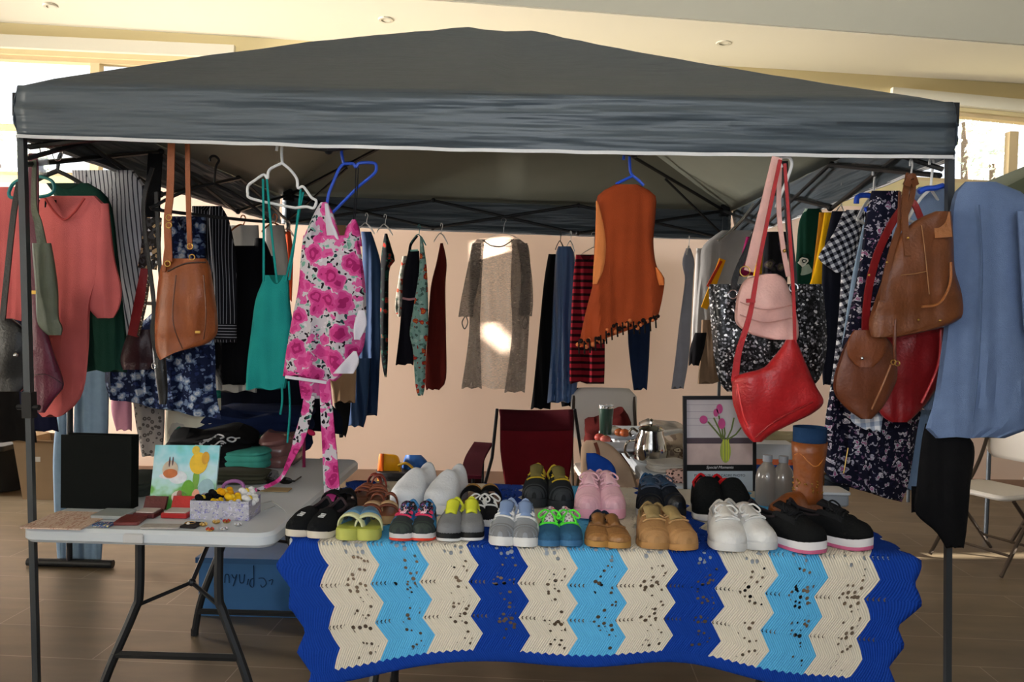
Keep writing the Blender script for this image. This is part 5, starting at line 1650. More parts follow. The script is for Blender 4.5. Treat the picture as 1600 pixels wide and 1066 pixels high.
for s in (-1, 1):
    MB().tube([Vector((.052 * math.cos(a), l.y(.26) + .056 * math.sin(a), .20 + .02 * math.sin(3 * a))) for a in [s * PI * q / 20 for q in range(21)]], .002, 5).build('scroll_stitching', leather('b06a2c'), bt)

# ================================================================== ON THE LEFT TABLE
def top(px, py, z=TZ + .001):
    return onz(px, py, z)
def slab(name, label, cat, px, py, w_, d_, h_, m, yaw=0.0, z=TZ + .001, rad=.006, group=None):
    c = top(px, py, z)
    return tag(MB().rslab(c + Vector((0, 0, h_ / 2)), (w_, d_, h_), rad, 3, math.radians(yaw)).build(name, m, org=c), label, cat, group)
# black ring binder standing on edge
c = top(149, 795)
b = thing('ring_binder', 'tall black binder standing upright on the folding table', 'binder', c)
hb = .242
BK = leather('0c0f0e', rough=.8, spec=.1, bump=.2, var=.1)
for dy, pn in ((0, 'front_cover'), (.045, 'back_cover')):
    MB().box(c + Vector((0, dy, hb / 2)), (.228, .005, hb)).build(pn, BK, b, smooth=False)
MB().box(c + Vector((.1165, .0225, hb / 2)), (.005, .05, hb)).build('spine', BK, b, smooth=False)
MB().box(c + Vector((0, .0225, hb / 2)), (.21, .036, hb - .02)).build('pages', mat('8e8c86'), b, smooth=False)
# picture book leaning behind the trinkets
p0, p1 = top(233, 797), top(335, 797)
bw = (p1 - p0).length
c = (p0 + p1) / 2
bk = thing('picture_book', 'bright picture book with cakes and yellow flowers leaning on the clothes pile', 'book', c)
lean = math.radians(12)
UP = Vector((0, math.sin(lean), math.cos(lean)))
RT_ = (p1 - p0).normalized()
NB = RT_.cross(UP)
bh = .212
def bp(u, v, d=0.0):
    return p0 + RT_ * (u * bw) + UP * (v * bh) + NB * d
k = NT('book_sky')
tc = k.coord()
sep = k.n('ShaderNodeSeparateXYZ')
k.l(tc, sep.inputs[0])
nz = k.n('ShaderNodeTexNoise', Scale=22.0, Detail=2.0)
k.l(tc, nz.inputs['Vector'])
f_ = k.math('ADD', k.math('MULTIPLY', sep.outputs[2], 3.6), k.math('MULTIPLY', k.math('SUBTRACT', nz.outputs['Fac'], .5), .7))
k.l(k.ramp(f_, [(0.0, '3f8f3a'), (.16, '6aa84a'), (.27, 'a9d6c9'), (.45, 'bfe0ea'), (.7, '7fcdd8'), (.9, '69b9a4')], 'LINEAR'), k.b.inputs['Base Color'])
k.set(.35, 0, .4)
MB().hexa([bp(0, 0, .006), bp(1, 0, .006), bp(1, 0, -.006), bp(0, 0, -.006), bp(0, 1, .006), bp(1, 1, .006), bp(1, 1, -.006), bp(0, 1, -.006)]).build('cover', k.m, bk, smooth=False)
def disc(name, u, v, ru, rv, col, d=.0066, th=.0008, n=20):
    lo = [bp(u + ru * math.cos(2 * PI * q / n), v + rv * math.sin(2 * PI * q / n), d) for q in range(n)]
    hi = [p + NB * th for p in lo]
    return MB().loft([lo, hi]).build(name, mat(col, rough=.4, var=.25, vs=60), bk, smooth=False)
disc('printed_cloud', .40, .50, .14, .10, 'dfe6f2')
disc('printed_plate', .27, .52, .16, .05, 'e6e4ea', .0071)
disc('printed_cake', .27, .62, .12, .14, 'c9b9a4', .0075)
disc('printed_cake', .28, .56, .11, .07, 'b7693c', .0085)
disc('printed_candle', .25, .74, .012, .08, '4a2f38', .0085)
disc('printed_candle', .30, .75, .010, .07, '4a2f38', .0085)
disc('printed_dish', .45, .2, .12, .10, 'd9cfc4', .0075)
disc('printed_cherry', .45, .24, .04, .06, '8a5a4a', .0085)
disc('printed_flower', .06, .14, .06, .08, 'd8642c', .0075)
disc('printed_blossom', .70, .72, .14, .17, 'dfb62e', .0075)
disc('printed_blossom', .64, .92, .06, .07, 'd8b63a', .0078)
disc('printed_blossom', .80, .80, .06, .10, 'c9962a', .0082)
disc('printed_leaves', .68, .48, .05, .16, '6f9c3c', .0070)
disc('printed_leaves', .57, .30, .10, .16, '5f9c2c', .0075)
disc('printed_leaves', .85, .30, .13, .18, '8fb0b8', .0072)
disc('printed_flower', .70, .22, .06, .10, 'dd9a82', .0080)
# flat things
o = slab('patterned_sheet', 'beige speckled paper sheet lying at the left end of the folding table', 'paper', 108, 814, .185, .20, .004, floral('c9b2a2', ['a98878', 'b89a88'], ['b38c7a', 'd9c6b8', 'a87a6c'], 60, 120, .3))
slab('clear_tray', 'shallow clear tray with coloured beads beside the beige sheet', 'tray', 178, 806, .10, .10, .012, clear('cfd6d6', .4, .1))
slab('bead_card', 'small blue card of beads beside the beige sheet', 'card', 162, 822, .055, .04, .008, floral('3a5f8a', ['c94a4a', 'd9d9d9'], ['2a4a7a', '8a3040', 'c9c06a'], 90, 160, .3))
slab('jewelry_case', 'flat dark red case beside the blue bead card', 'case', 205, 815, .075, .10, .010, leather('6d2f2c'), 8)
def open_case(px, py, label, col, w_=.085, d_=.075):
    c = top(px, py)
    r = thing('jewelry_box', label, 'jewelry box', c)
    m = leather(col, rough=.4)
    MB().rslab(c + Vector((0, 0, .008)), (w_, d_, .016), .006, 3).build('base', m, r)
    MB().rslab(c + Vector((0, 0, .017)), (w_ - .014, d_ - .016, .004), .004, 3).build('white_pad', F('c9bdb8'), r)
    MB().hexa([c + Vector((-w_ / 2, d_ / 2, .012)), c + Vector((w_ / 2, d_ / 2, .012)), c + Vector((w_ / 2, d_ / 2 + .012, .010)), c + Vector((-w_ / 2, d_ / 2 + .012, .010)),
               c + Vector((-w_ / 2, d_ / 2 + .02, .05)), c + Vector((w_ / 2, d_ / 2 + .02, .05)), c + Vector((w_ / 2, d_ / 2 + .032, .048)), c + Vector((-w_ / 2, d_ / 2 + .032, .048))]).build('lid', m, r, smooth=False)
open_case(279, 806, 'open red jewelry box with white lining in front of the picture book', 'a51c1e')
open_case(232, 806, 'open dark maroon jewelry box between the flat red case and the bright red box', '4f1a1c', .07, .07)
slab('card', 'pale grey card of earrings in front of the bright red jewelry box', 'card', 252, 824, .115, .045, .005, mat('a8a39e', var=.3, vs=70), 4)
slab('card', 'dark card tray of trinkets beside the grey earring card', 'card', 300, 822, .05, .06, .006, mat('2a2422', var=.3, vs=70), -6)
def brooch(px, py, kind, label):
    c = top(px, py)
    r = thing('brooch' if kind != 'ring' else 'bangle', label, 'jewelry', c)
    if kind == 'ring':
        MB().tube([c + Vector((.014 * math.cos(a), .014 * math.sin(a), .004)) for a in [2 * PI * q / 16 for q in range(16)]], .0035, 6, closed=True).build('band', M_GOLD, r)
        MB().ball(c + Vector((0, -.014, .006)), .006, 8, 6).build('stone', mat('d8d0c4', rough=.2), r)
    else:
        MB().ball(c + Vector((0, 0, .004)), (.012, .010, .005), 10, 6).build('setting', M_GOLD if kind != 'silver' else M_SILV, r)
        for q in range(5):
            a = 2 * PI * q / 5
            MB().ball(c + Vector((.009 * math.cos(a), .008 * math.sin(a), .007)), .004, 6, 5).build('stone', mat({'red': 'b03a32', 'gold': 'd0b070', 'silver': 'c9c9cf'}.get(kind, 'c9a060'), rough=.2), r)
for px, py, kd, lb in ((297, 820, 'ring', 'chunky gold bangle with pale stone on the folding table front'), (318, 822, 'gold', 'gold brooch next to the chunky bangle'), (338, 818, 'gold', 'gold brooch just in front of the clip box'),
                       (354, 817, 'red', 'red stoned brooch in front of the clip box'), (350, 829, 'silver', 'silver brooch nearest the table edge'), (372, 822, 'silver', 'silver brooch farthest toward the blanket'),
                       (328, 830, 'red', 'small red and gold brooch nearest the table edge'), (362, 808, 'silver', 'silver brooch touching the clip box')):
    brooch(px, py, kd, lb)
# box of hair clips
c = top(353, 806)
bx = thing('clip_box', 'grey and lilac patterned box of hair flowers on the folding table', 'box', c)
BOXM = floral('a9a9b4', ['8a8ac0', 'c9c9d4'], ['8f8fa6', 'bdbdc8', '7a7ab0'], 50, 90, .3)
for d, s in (((0, -.055, .03), (.185, .003, .06)), ((0, .055, .03), (.185, .003, .06)), ((-.092, 0, .03), (.003, .11, .06)), ((.092, 0, .03), (.003, .11, .06)), ((0, 0, .0025), (.18, .107, .005))):
    MB().box(c + Vector(d), s).build('side_panel' if s[2] > .01 else 'bottom', BOXM, bx, smooth=False)
def hair_flower(px, py, dy, dz, col, label, r=.022):
    p = c + Vector(((px - 353) * 2.3 / 1100, dy, .045 + dz))
    m = F(col)
    root = thing('hair_flower', label, 'hair clip', p)
    mb = MB()
    for q in range(7):
        a = 2 * PI * q / 7
        mb.ball(p + Vector((r * .75 * math.cos(a), r * .5 * math.sin(a), r * .35 * math.sin(a * 2))), (r * .55, r * .4, r * .5), 8, 6)
    mb.build('petals', m, root)
    MB().ball(p + Vector((0, -r * .3, r * .25)), r * .45, 8, 6).build('center', F('e0c24a' if col != 'c99a16' else 'e3b93a'), root)
for args in ((322, -.02, .012, '0f1012', 'black hair flower at the left end of the clip box'), (335, .02, .020, '141416', 'black hair flower behind the first, against the picture book'),
             (349, .015, .026, 'd99a16', 'orange yellow hair flower at the back of the clip box'), (366, -.01, .014, 'd8ac1e', 'golden hair flower in the middle of the clip box'), (345, -.03, .006, 'cba71c', 'small yellow hair flower at the front of the clip box', .017),
             (382, .02, .028, 'd6d6d8', 'white hair flower at the back right of the clip box'), (392, -.01, .012, 'dadada', 'white hair flower at the right end of the clip box'), (374, -.04, .004, 'cfcbd2', 'white hair flower at the clip box front edge', .017)):
    hair_flower(args[0], None, args[1], args[2], args[3], args[4], *(args[5:] or ()))
p = c + Vector((.012, .03, .085))
tag(MB().tube([p + Vector((.034 * math.cos(a), .01 * math.sin(a), .02 * math.sin(a))) for a in [2 * PI * q / 20 for q in range(20)]], .006, 7, closed=True).build('scrunchie', F('8a5a8c'), org=p), 'purple hair band standing among the yellow hair flowers', 'hair band')
# sunglasses and stray wires
c = top(432, 756)
g = thing('sunglasses', 'pair of black sunglasses lying near the rear of the folding table', 'sunglasses', c)
MB().tube([c + Vector((-.07, .0, .012)), c + Vector((.07, 0, .012))], .004, 6).build('frame', M_DARK, g)
for s in (-1, 1):
    MB().ball(c + Vector((s * .035, 0, .012)), (.028, .004, .014), 12, 6).build('lens', mat('17140f', rough=.1), g)
    MB().tube([c + Vector((s * .07, 0, .012)), c + Vector((s * .066, .10, .008))], .003, 6).build('temple', M_DARK, g)
slab('card', 'tan card lying under the sunglasses', 'card', 428, 766, .12, .06, .004, mat('a98f68'))
cw = thing('cable', 'thin white wires with plugs hanging off the table edge by the black slip-ons', 'cable', top(420, 800))
MB().tube([top(405, 790) + Vector((0, 0, .004)), top(425, 785) + Vector((0, 0, .004)), top(445, 800) + Vector((.0, 0, .006)), at(452, 812, 2.55), at(456, 826, 2.55)], .002, 6).build('wire', mat('b9bcbc'), cw)
MB().tube([top(412, 800) + Vector((0, 0, .004)), top(430, 792) + Vector((0, 0, .004)), at(458, 806, 2.56), at(461, 818, 2.56)], .002, 6).build('wire', mat('b9bcbc'), cw)
# pink bow stick
c = top(475, 730)
w1 = thing('bow_wand', 'magenta stick with a ribbon bow standing at the back of the folding table', 'stick', c)
MB().tube([c, c + Vector((-.003, 0, .15))], .007, 8).build('stick', mat('7a1040', rough=.4), w1)
for s in (-1, 1):
    MB().ball(c + Vector((.012 + s * .018, -.005, .15)), (.020, .008, .012), 10, 6, Matrix.Rotation(s * .5, 3, 'Y')).build('bow_loop', F('b3244e'), w1)

# folded clothes heap
def heap(name, label, cat, px, py, z, w_, d_, h_, m, yaw=0.0, seed=1.0, layers=3):
    """soft folded garment: stacked rounded layers with sagging, wrinkled edges"""
    c = onz(px, py, z)
    rings = []
    n = 36
    for q in range(layers * 4 + 1):
        v = q / (layers * 4)
        puff = 1 - .10 * abs(math.sin(v * PI * layers)) ** .3 * 0 - .07 * (abs(((v * layers) % 1) - .5) * 2) ** 3
        top_in = 1 - .35 * max(0, (v - .8) / .2) ** 1.5
        ring_ = []
        for j in range(n):
            a = 2 * PI * j / n
            ca, sa = math.cos(a), math.sin(a)
            x = (abs(ca) ** .55) * (1 if ca > 0 else -1) * w_ / 2 * puff * top_in
            y = (abs(sa) ** .55) * (1 if sa > 0 else -1) * d_ / 2 * puff * top_in
            nn = noise.noise(Vector((x * 14, y * 14, v * 3 + seed * 9)))
            nn2 = noise.noise(Vector((x * 6 + seed, y * 6, seed)))
            p = Vector((x * (1 + .07 * nn), y * (1 + .07 * nn), h_ * v + (h_ * .35 * nn2 + .006 * nn) * v))
            ring_.append(c + Matrix.Rotation(math.radians(yaw), 3, 'Z') @ p)
        rings.append(ring_)
    mb = MB().loft(rings)
    # domed, wrinkled top
    return tag(mb.build(name, m, org=c), label, cat)
zt = TZ + .002
heap('folded_trousers', 'olive folded trousers at the bottom front of the clothes pile', 'folded clothes', 372, 752, zt, .24, .14, .05, F('3f4034'), 5, 1)
heap('folded_shirt', 'grey folded shirt with black squiggles in front of the teal shirt', 'folded clothes', 408, 750, zt, .12, .10, .035, floral('77777a', ['2a2a2c', '77777a'], ['2a2a2c', '8a8a8c'], 40, 60, .3), -8, 2)
heap('folded_shirt', 'crumpled teal green shirt on the right of the clothes pile', 'folded clothes', 388, 728, zt + .01, .19, .14, .075, F('3d8f84', var=.3, vs=20), -6, 3)
tee = heap('folded_shirt', 'black folded T-shirt with white brush lettering on top of the pile', 'folded clothes', 335, 724, zt + .0, .37, .32, .145, F('111113'), 10, 4)
heap('folded_jeans', 'dark blue jeans heaped at the back of the clothes pile', 'folded clothes', 395, 702, zt, .56, .30, .205, F('15203f', var=.4, vs=10), 4, 5)
heap('folded_shirt', 'green and navy folded shirts between the teal shirt and the plastic bag', 'folded clothes', 405, 706, zt, .20, .20, .12, stripes('1f5a3c', '161c38', .03, .5, 2), -5, 6)
heap('plastic_bag', 'hazy clear plastic bag of pink clothes at the right end of the pile', 'plastic bag', 440, 722, zt, .15, .30, .13, mat('6e4a48', rough=.25, spec=.5, var=.35, vs=12), 0, 7)
heap('folded_shirt', 'folded dark grey jumper behind the picture book by the binder', 'folded clothes', 222, 770, zt, .09, .14, .07, F('3b3f3c'), 0, 8)
# brush lettering on the black T-shirt: strokes laid over its top
top_z = zt + .145
ls = MB()
STROKES = [[(305, 697), (316, 697), (312, 693)], [(312, 697), (322, 690), (330, 686)], [(318, 689), (331, 687)], [(324, 691), (334, 684), (338, 681)], [(336, 684), (340, 680), (347, 681), (350, 684), (344, 686)],
           [(329, 696), (341, 698), (347, 697)], [(334, 698), (345, 690), (353, 693)], [(345, 693), (350, 694)], [(355, 686), (362, 684), (369, 687), (364, 691), (357, 689), (355, 686)], [(366, 686), (375, 685)]]
dg = None
bpy.context.view_layer.update()
inv = tee.matrix_world.inverted()
for st in STROKES:
    pts = []
    for x, y in spline(st, 4):
        d = ray(x, y)
        ok, loc, nn, _ = tee.ray_cast(inv @ CAM, inv.to_3x3() @ d)
        if ok:
            pts.append(tee.matrix_world @ loc + Vector((0, -.0015, .0015)))
    if len(pts) > 1:
        ls.tube(pts, .0035, 6)
if ls.v:
    ls.build('white_lettering', mat('b9b9bc'), tee)

# ================================================================== AROUND THE LEFT TABLE
# blue carton with handwriting under the table
a, b_ = onz(310, 962, 0), onz(470, 966, 0)
cb = thing('storage_box', 'blue carton with scrawled handwriting on the floor beneath the tables', 'box', (a + b_) / 2)
hh = at(310, 872, a.y).z
BLU = mat('2f5c8c', rough=.6, var=.08)
MB().hexa([a, b_, b_ + Vector((0, .36, 0)), a + Vector((0, .36, 0))] + [p + Vector((0, 0, hh)) for p in (a, b_, b_ + Vector((0, .36, 0)), a + Vector((0, .36, 0)))]).build('carton', BLU, cb, smooth=False)
lidp = [a + Vector((-.012, -.012, hh - .02)), b_ + Vector((.012, -.012, hh - .02)), b_ + Vector((.012, .372, hh - .02)), a + Vector((-.012, .372, hh - .02))]
MB().hexa(lidp + [p + Vector((0, 0, .025)) for p in lidp]).build('lid', mat('27507c', rough=.6), cb, smooth=False)
wr_ = MB()
for st in ([(341, 891), (343, 911)], [(351, 911), (352, 899), (357, 899), (358, 911)], [(362, 898), (366, 904), (370, 898), (364, 916)], [(374, 898), (375, 910), (380, 910), (382, 898)], [(388, 905), (386, 914)], [(396, 884), (396, 916), (390, 914), (392, 906), (396, 904)],
           [(404, 904), (412, 904), (416, 912), (410, 918), (407, 914)], [(420, 908), (426, 906), (424, 914)]):
    wr_.tube([at(x, y, a.y - .0015) for x, y in spline(st, 4)], .0022, 5)
wr_.build('handwriting', mat('16304c'), cb)
# cardboard carton and dark table at the far left
cr = thing('cardboard_box', 'plain brown cardboard box with a small white label at the far left', 'box', onz(60, 785, 0))
c0 = onz(28, 780, 0)
yb = c0.y
q = [at(34, 782, yb), at(88, 776, yb)]
zb0 = 0.0
w0, w1_ = at(30, 690, yb), at(93, 690, yb)
CARD = mat('8a7358', rough=.9, var=.1)
bot = [Vector((w0.x + .03, yb, 0)), Vector((w1_.x - .02, yb, 0)), Vector((w1_.x - .02, yb + .4, 0)), Vector((w0.x + .03, yb + .4, 0))]
tp = [Vector((w0.x - .03, yb - .02, w0.z)), Vector((w1_.x + .02, yb - .02, w0.z)), Vector((w1_.x + .02, yb + .42, w0.z)), Vector((w0.x - .03, yb + .42, w0.z))]
mb = MB()
mb.add(bot + tp, [(3, 2, 1, 0), (0, 1, 5, 4), (1, 2, 6, 5), (2, 3, 7, 6), (3, 0, 4, 7)])
mb.build('carton', CARD, cr, smooth=False, solid=.006)
for s, e in ((0, 1), (1, 2), (3, 0)):
    pa, pb = tp[s], tp[e]
    out = (Vector((0, -.09, .03)), Vector((.09, 0, -.02)), Vector((-.09, 0, .02)))[(0, 1, 3).index(s)]
    MB().add([pa, pb, pb + out, pa + out], [(0, 1, 2, 3)]).build('flap', CARD, cr, smooth=False, solid=.005)
MB().hexa([at(46, 722, yb - .03), at(63, 722, yb - .03), at(63, 722, yb - .027), at(46, 722, yb - .027), at(46, 714, yb - .03), at(63, 714, yb - .03), at(63, 714, yb - .027), at(46, 714, yb - .027)]).build('label', mat('c9c6c0'), cr, smooth=False)
MB().hexa([at(48, 721, yb - .032), at(55, 721, yb - .032), at(55, 721, yb - .03), at(48, 721, yb - .03), at(48, 717, yb - .032), at(55, 717, yb - .032), at(55, 717, yb - .03), at(48, 717, yb - .03)]).build('label_print', mat('1f7f8a'), cr, smooth=False)
# dark cloth covered table beyond the left pole with odds and ends
c0 = at(-30, 680, 6.0)
dt = thing('covered_table', 'table under a black cloth at the far left behind the tent pole', 'table', (c0.x - .4, 5.92, 0))
mb = MB()
xw, dw = 1.25, .30
cx = at(14, 680, 6.0).x - .45
zz = at(14, 690, 5.9).z
mb.rslab((cx, 5.92, zz - .02), (xw, .5, .04), .02, 3)
mb.build('table_top', mat('20211f'), dt)
rows = []
for j in range(6):
    v = j / 5
    rows.append([Vector((cx + (xw / 2 + .01) * math.cos(t) * (abs(math.cos(t)) ** -.4 if abs(math.cos(t)) > 1e-3 else 1) * 1.0, 5.92 + (.26 + .012 * v * math.sin(9 * t)) * math.sin(t), zz - .01 - (zz - .02) * v)) for t in [2 * PI * q / 40 for q in range(40)]])
MB().grid(rows, closed_u=True).build('black_cloth', F('1c1c1b'), dt)
heap('cream_cloth', 'cream cloth heaped on the black covered table', 'cloth', 6, 668, zz + .002, .22, .2, .08, F('9c8a66'), 0, 3)
# clothes rack behind the left table
c0 = onz(108, 886, 0)
rk = thing('clothes_rack', 'black clothes rack with a wide foot bar standing behind the left folding table', 'clothes rack', c0)
fa, fb = onz(36, 888, 0), onz(183, 884, 0)
for dy in (0, 1.0):
    MB().tube([Vector((fa.x, c0.y + dy, .022)), Vector((fb.x, c0.y + dy, .022))], .022, 10).build('foot_bar', M_DARK, rk)
    MB().tube([Vector((c0.x, c0.y + dy, .03)), Vector((c0.x, c0.y + dy, 1.45))], .016, 10).build('post', M_DARK, rk)
MB().tube([Vector((c0.x, c0.y, 1.44)), Vector((c0.x, c0.y + 1.0, 1.44))], .012, 8).build('top_bar', M_DARK, rk)
# teal cloth slumped between the tables
garment('teal_cloth', [([(716, 500, 516), (740, 492, 516), (770, 480, 514), (806, 468, 512)], {})], 3.55, F('1d8a8a'), 'teal cloth hanging beside the right edge of the folding table', 'cloth', th=.06)
# black tub by the wall with yellow and blue bags
c = onz(620, 796, 0)
tb = thing('storage_tub', 'black tub by the back wall holding a yellow bag and a blue bag', 'tub', (c.x, c.y + .2, 0))
pl, pr = at(585, 760, c.y), at(664, 760, c.y)
ztp = at(600, 739, c.y).z
xm, hw = (pl.x + pr.x) / 2, (pr.x - pl.x) / 2
def rr(z, k_):
    return [Vector((xm + hw * k_ * (abs(math.cos(t)) ** .5) * (1 if math.cos(t) > 0 else -1), c.y + .2 + .2 * k_ * (abs(math.sin(t)) ** .5) * (1 if math.sin(t) > 0 else -1), z)) for t in [2 * PI * q / 32 for q in range(32)]]
mb = MB().loft([rr(0, .86), rr(ztp, 1.0), rr(ztp, .96), rr(.02, .82)], cap=True)
mb.build('tub', mat('17171a', rough=.5), tb)
MB().loft([rr(ztp - .03, 1.01), rr(ztp - .03, 1.05), rr(ztp, 1.05), rr(ztp, 1.01)]).build('rim', mat('1d1d20', rough=.5), tb)
yb_ = c.y + .12
o = garment('paper_bag', [([(709, 594, 600), (713, 592, 622), (740, 590, 628), (752, 590, 630)], dict(th=.12))], yb_, mat('d79a12', rough=.4, var=.12), 'yellow and orange bag sticking out of the black tub', 'bag', fold=.003, hem=0)
cloth('orange_side', [(709, 593, 600), (740, 589, 599), (750, 590, 598)], yb_ - .05, mat('d2601c', rough=.4), '', '', parent=o, th=.03, hem=0, nu=8, nv=8)
o = garment('drawstring_bag', [([(711, 634, 658), (722, 630, 668), (740, 628, 674), (756, 632, 676)], dict(th=.16))], yb_ + .08, mat('1c4f92', rough=.5, var=.35, vs=14), 'crumpled blue bag with a yellow cord beside the yellow bag', 'bag', fold=.012, hem=0, wr=.02)
cord('yellow_cord', [(622, 728, yb_ - .06), (634, 724, yb_ - .06), (645, 732, yb_ - .06), (646, 742, yb_ - .06), (634, 744, yb_ - .06), (624, 736, yb_ - .06)], .01, mat('b08a2a'), o)

# ================================================================== CHAIRS
MRN = F('5c1018', bump=.5, bs=500)
CY = 4.35
cc = at(838, 760, CY)
ch = thing('camping_chair', 'dark red folding camping chair facing the shoe table', 'chair', (cc.x, CY - .25, 0))
rows = []
for i in range(15):
    v = i / 14
    y = 640 + 150 * v
    xl = 778 + (4 if v < .4 else 4 + 14 * ((v - .4) / .6) ** 1.2)
    xr = 897 - (2 if v < .4 else 2 + 14 * ((v - .4) / .6) ** 1.2)
    if v == 0:
        xl, xr = 780, 895
    rows.append([at(xl + (xr - xl) * u, y + 1.5 * math.sin(PI * u), CY + .10 - .24 * v + .07 * math.sin(PI * u)) for u in [q / 14 for q in range(15)]])
MB().grid(rows).build('backrest', MRN, ch, solid=.012)
MB().grid([[p + Vector((0, -.009, 0)) for p in r_] for r_ in rows[:4]]).build('top_panel', F('3f0c14'), ch, solid=.004)
sb = rows[-1]
sz = sb[0].z
rows2 = []
for i in range(9):
    v = i / 8
    rows2.append([Vector((p.x + (p.x - cc.x) * .15 * v, p.y - .44 * v, .42 + (p.z - .42) * (1 - v) ** 2 - .05 * math.sin(PI * q / 14) * (1 - .3 * v))) for q, p in enumerate(sb)])
MB().grid(rows2).build('seat', MRN, ch, solid=.012)
FRM = mat('1b1b1d', rough=.35, metal=.4)
L0, R0_ = rows[0][0], rows[0][-1]
fyr, fyf = CY + .16, CY - .5
for s, tp_ in ((-1, L0), (1, R0_)):
    xs = cc.x + s * .30
    MB().tube([tp_ + Vector((s * .012, .015, 0)), Vector((cc.x + s * .25, CY - .02, .62)), Vector((xs, CY - .06, .42))], .0095, 8).build('back_pole', FRM, ch)
    MB().tube([Vector((xs, CY - .06, .66)), Vector((xs, CY - .06, .04))], .0095, 8).build('rear_leg', FRM, ch)
    MB().tube([Vector((xs + s * .02, CY - .55, .62)), Vector((xs + s * .02, CY - .55, .02))], .0095, 8).build('front_leg', FRM, ch)
    MB().tube([Vector((xs, CY - .06, .04)), Vector((xs + s * .02, CY - .55, .44))], .008, 6).build('side_brace', FRM, ch)
    arm = [Vector((xs, CY - .04, .70)), Vector((xs + s * .03, CY - .30, .66)), Vector((xs + s * .03, CY - .56, .62))]
    MB().ribbon([Vector(p) for p in spline([tuple(p) for p in arm], 6)], .10, .018, wdir=(1, 0, 0)).build('armrest', F('4f1622'), ch)
    cup = Vector((xs + s * .03, CY - .50, .60))
    MB().lathe(cup, [(.045, 0.02), (.05, .01), (.046, -.07), (.04, -.10), (0, -.10)], 16).build('cup_holder', F('24100f'), ch)
MB().tube([Vector((cc.x - .30, CY - .06, .04)), Vector((cc.x + .32, CY - .55, .06))], .008, 6).build('cross_brace', FRM, ch)
MB().tube([Vector((cc.x + .30, CY - .06, .04)), Vector((cc.x - .32, CY - .55, .06))], .008, 6).build('cross_brace', FRM, ch)

M_CHW = mat('cfc9c0', rough=.5, var=.04)
M_BRZ = mat('4a4038', rough=.35, metal=.5)
def folding_chair(x, y, yaw, label, m=M_CHW, hb=.88):
    """moulded white folding chair, faces -Y at yaw 0"""
    r = thing('folding_chair', label, 'chair', (x, y, 0))
    r['_org'] = (0, 0, 0)
    r.rotation_euler = (0, 0, yaw)
    rows = [[Vector(((.22 - .03 * abs(v) ** 8) * u, .20 - .03 * u * u * -1 + .03 * (z - .6), z)) for u in [q / 6 - 1 for q in range(13)]] for v, z in [(q / 6 - 1, .60 + (hb - .60) * q / 12) for q in range(13)]]
    for ri, row in enumerate(rows):
        vv = ri / 12
        k_ = 1 - .12 * max(0, (vv - .75) / .25) ** 2 - .10 * max(0, (.2 - vv) / .2) ** 2
        for p in row:
            p.x *= k_
            p.z -= .02 * (abs(p.x) / .22) ** 3 if vv > .9 else 0
    MB().grid(rows).build('backrest', m, r, solid=.016)
    MB().rslab((0, -.02, .44), (.42, .40, .03), .07, 5, bev=.35).build('seat', m, r)
    for s in (-1, 1):
        MB().tube([Vector(p) for p in spline([(s * .20, .235, hb - .06), (s * .215, .17, .6), (s * .22, .06, .42), (s * .225, -.24, .01)], 5)], .011, 8).build('leg', M_BRZ, r)
        MB().tube([Vector((s * .20, -.12, .42)), Vector((s * .205, .28, .01))], .011, 8).build('leg', M_BRZ, r)
    MB().tube([Vector((-.22, -.17, .12)), Vector((.22, -.17, .12))], .009, 6).build('stretcher', M_BRZ, r)
    MB().tube([Vector((-.20, .2, .10)), Vector((.20, .2, .10))], .009, 6).build('stretcher', M_BRZ, r)
    return r
c = at(948, 640, 5.15)
folding_chair(c.x, 5.0, 0.05, 'cream folding chair behind the green tumbler by the back wall', hb=.95)
c = onz(1478, 868, 0)
folding_chair(onz(1560, 872, 0).x - .1, 4.70, -1.15, 'white folding chair at the right edge, nearer the tent pole')
folding_chair(onz(1560, 872, 0).x + .55, 4.95, -1.3, 'white folding chair at the right edge, farther from the tent pole')
# dark red bundle on the cream chair
heap('cloth_bundle', 'dark red cloth bundle on the cream folding chair behind the green tumbler', 'cloth', 948, 730, .458, .30, .22, .33, F('4a1412', var=.4), 0, 4)

# ================================================================== ON THE RIGHT TABLE
ZR = TZ + .001
c = onz(946, 684, ZR)
t = thing('tumbler', 'dark green steel tumbler with silver rim on the dish table', 'tumbler', c)
s_ = c.y / FPX
MB().lathe(c, [(0, 0.001), (.030, 0), (.033, .02), (.042, .165), (.040, .165), (.032, .02), (0, .015)], 24).build('cup', mat('17382c', rough=.3, spec=.6, coat=.4), t)
MB().lathe(c, [(.040, .165), (.0425, .166), (.0425, .178), (.040, .18)], 24).build('steel_rim', M_SILV, t)
MB().lathe(c, [(.0, .174), (.039, .174), (.041, .184), (.0, .186)], 24).build('lid', clear('dfe3e6', .4, .1), t)
def rslab_at(name, label, cat, px, py, d, m, yaw=0, rad=.02, z=ZR):
    c = onz(px, py, z)
    return tag(MB().rslab(c + Vector((0, 0, d[2] / 2)), d, rad, 4, math.radians(yaw)).build(name, m, org=c), label, cat)
rslab_at('foam_tray', 'white foam tray of fruit at the far corner of the dish table', 'tray', 972, 682, (.24, .20, .02), mat('c9d0da', rough=.5), 5, .03)
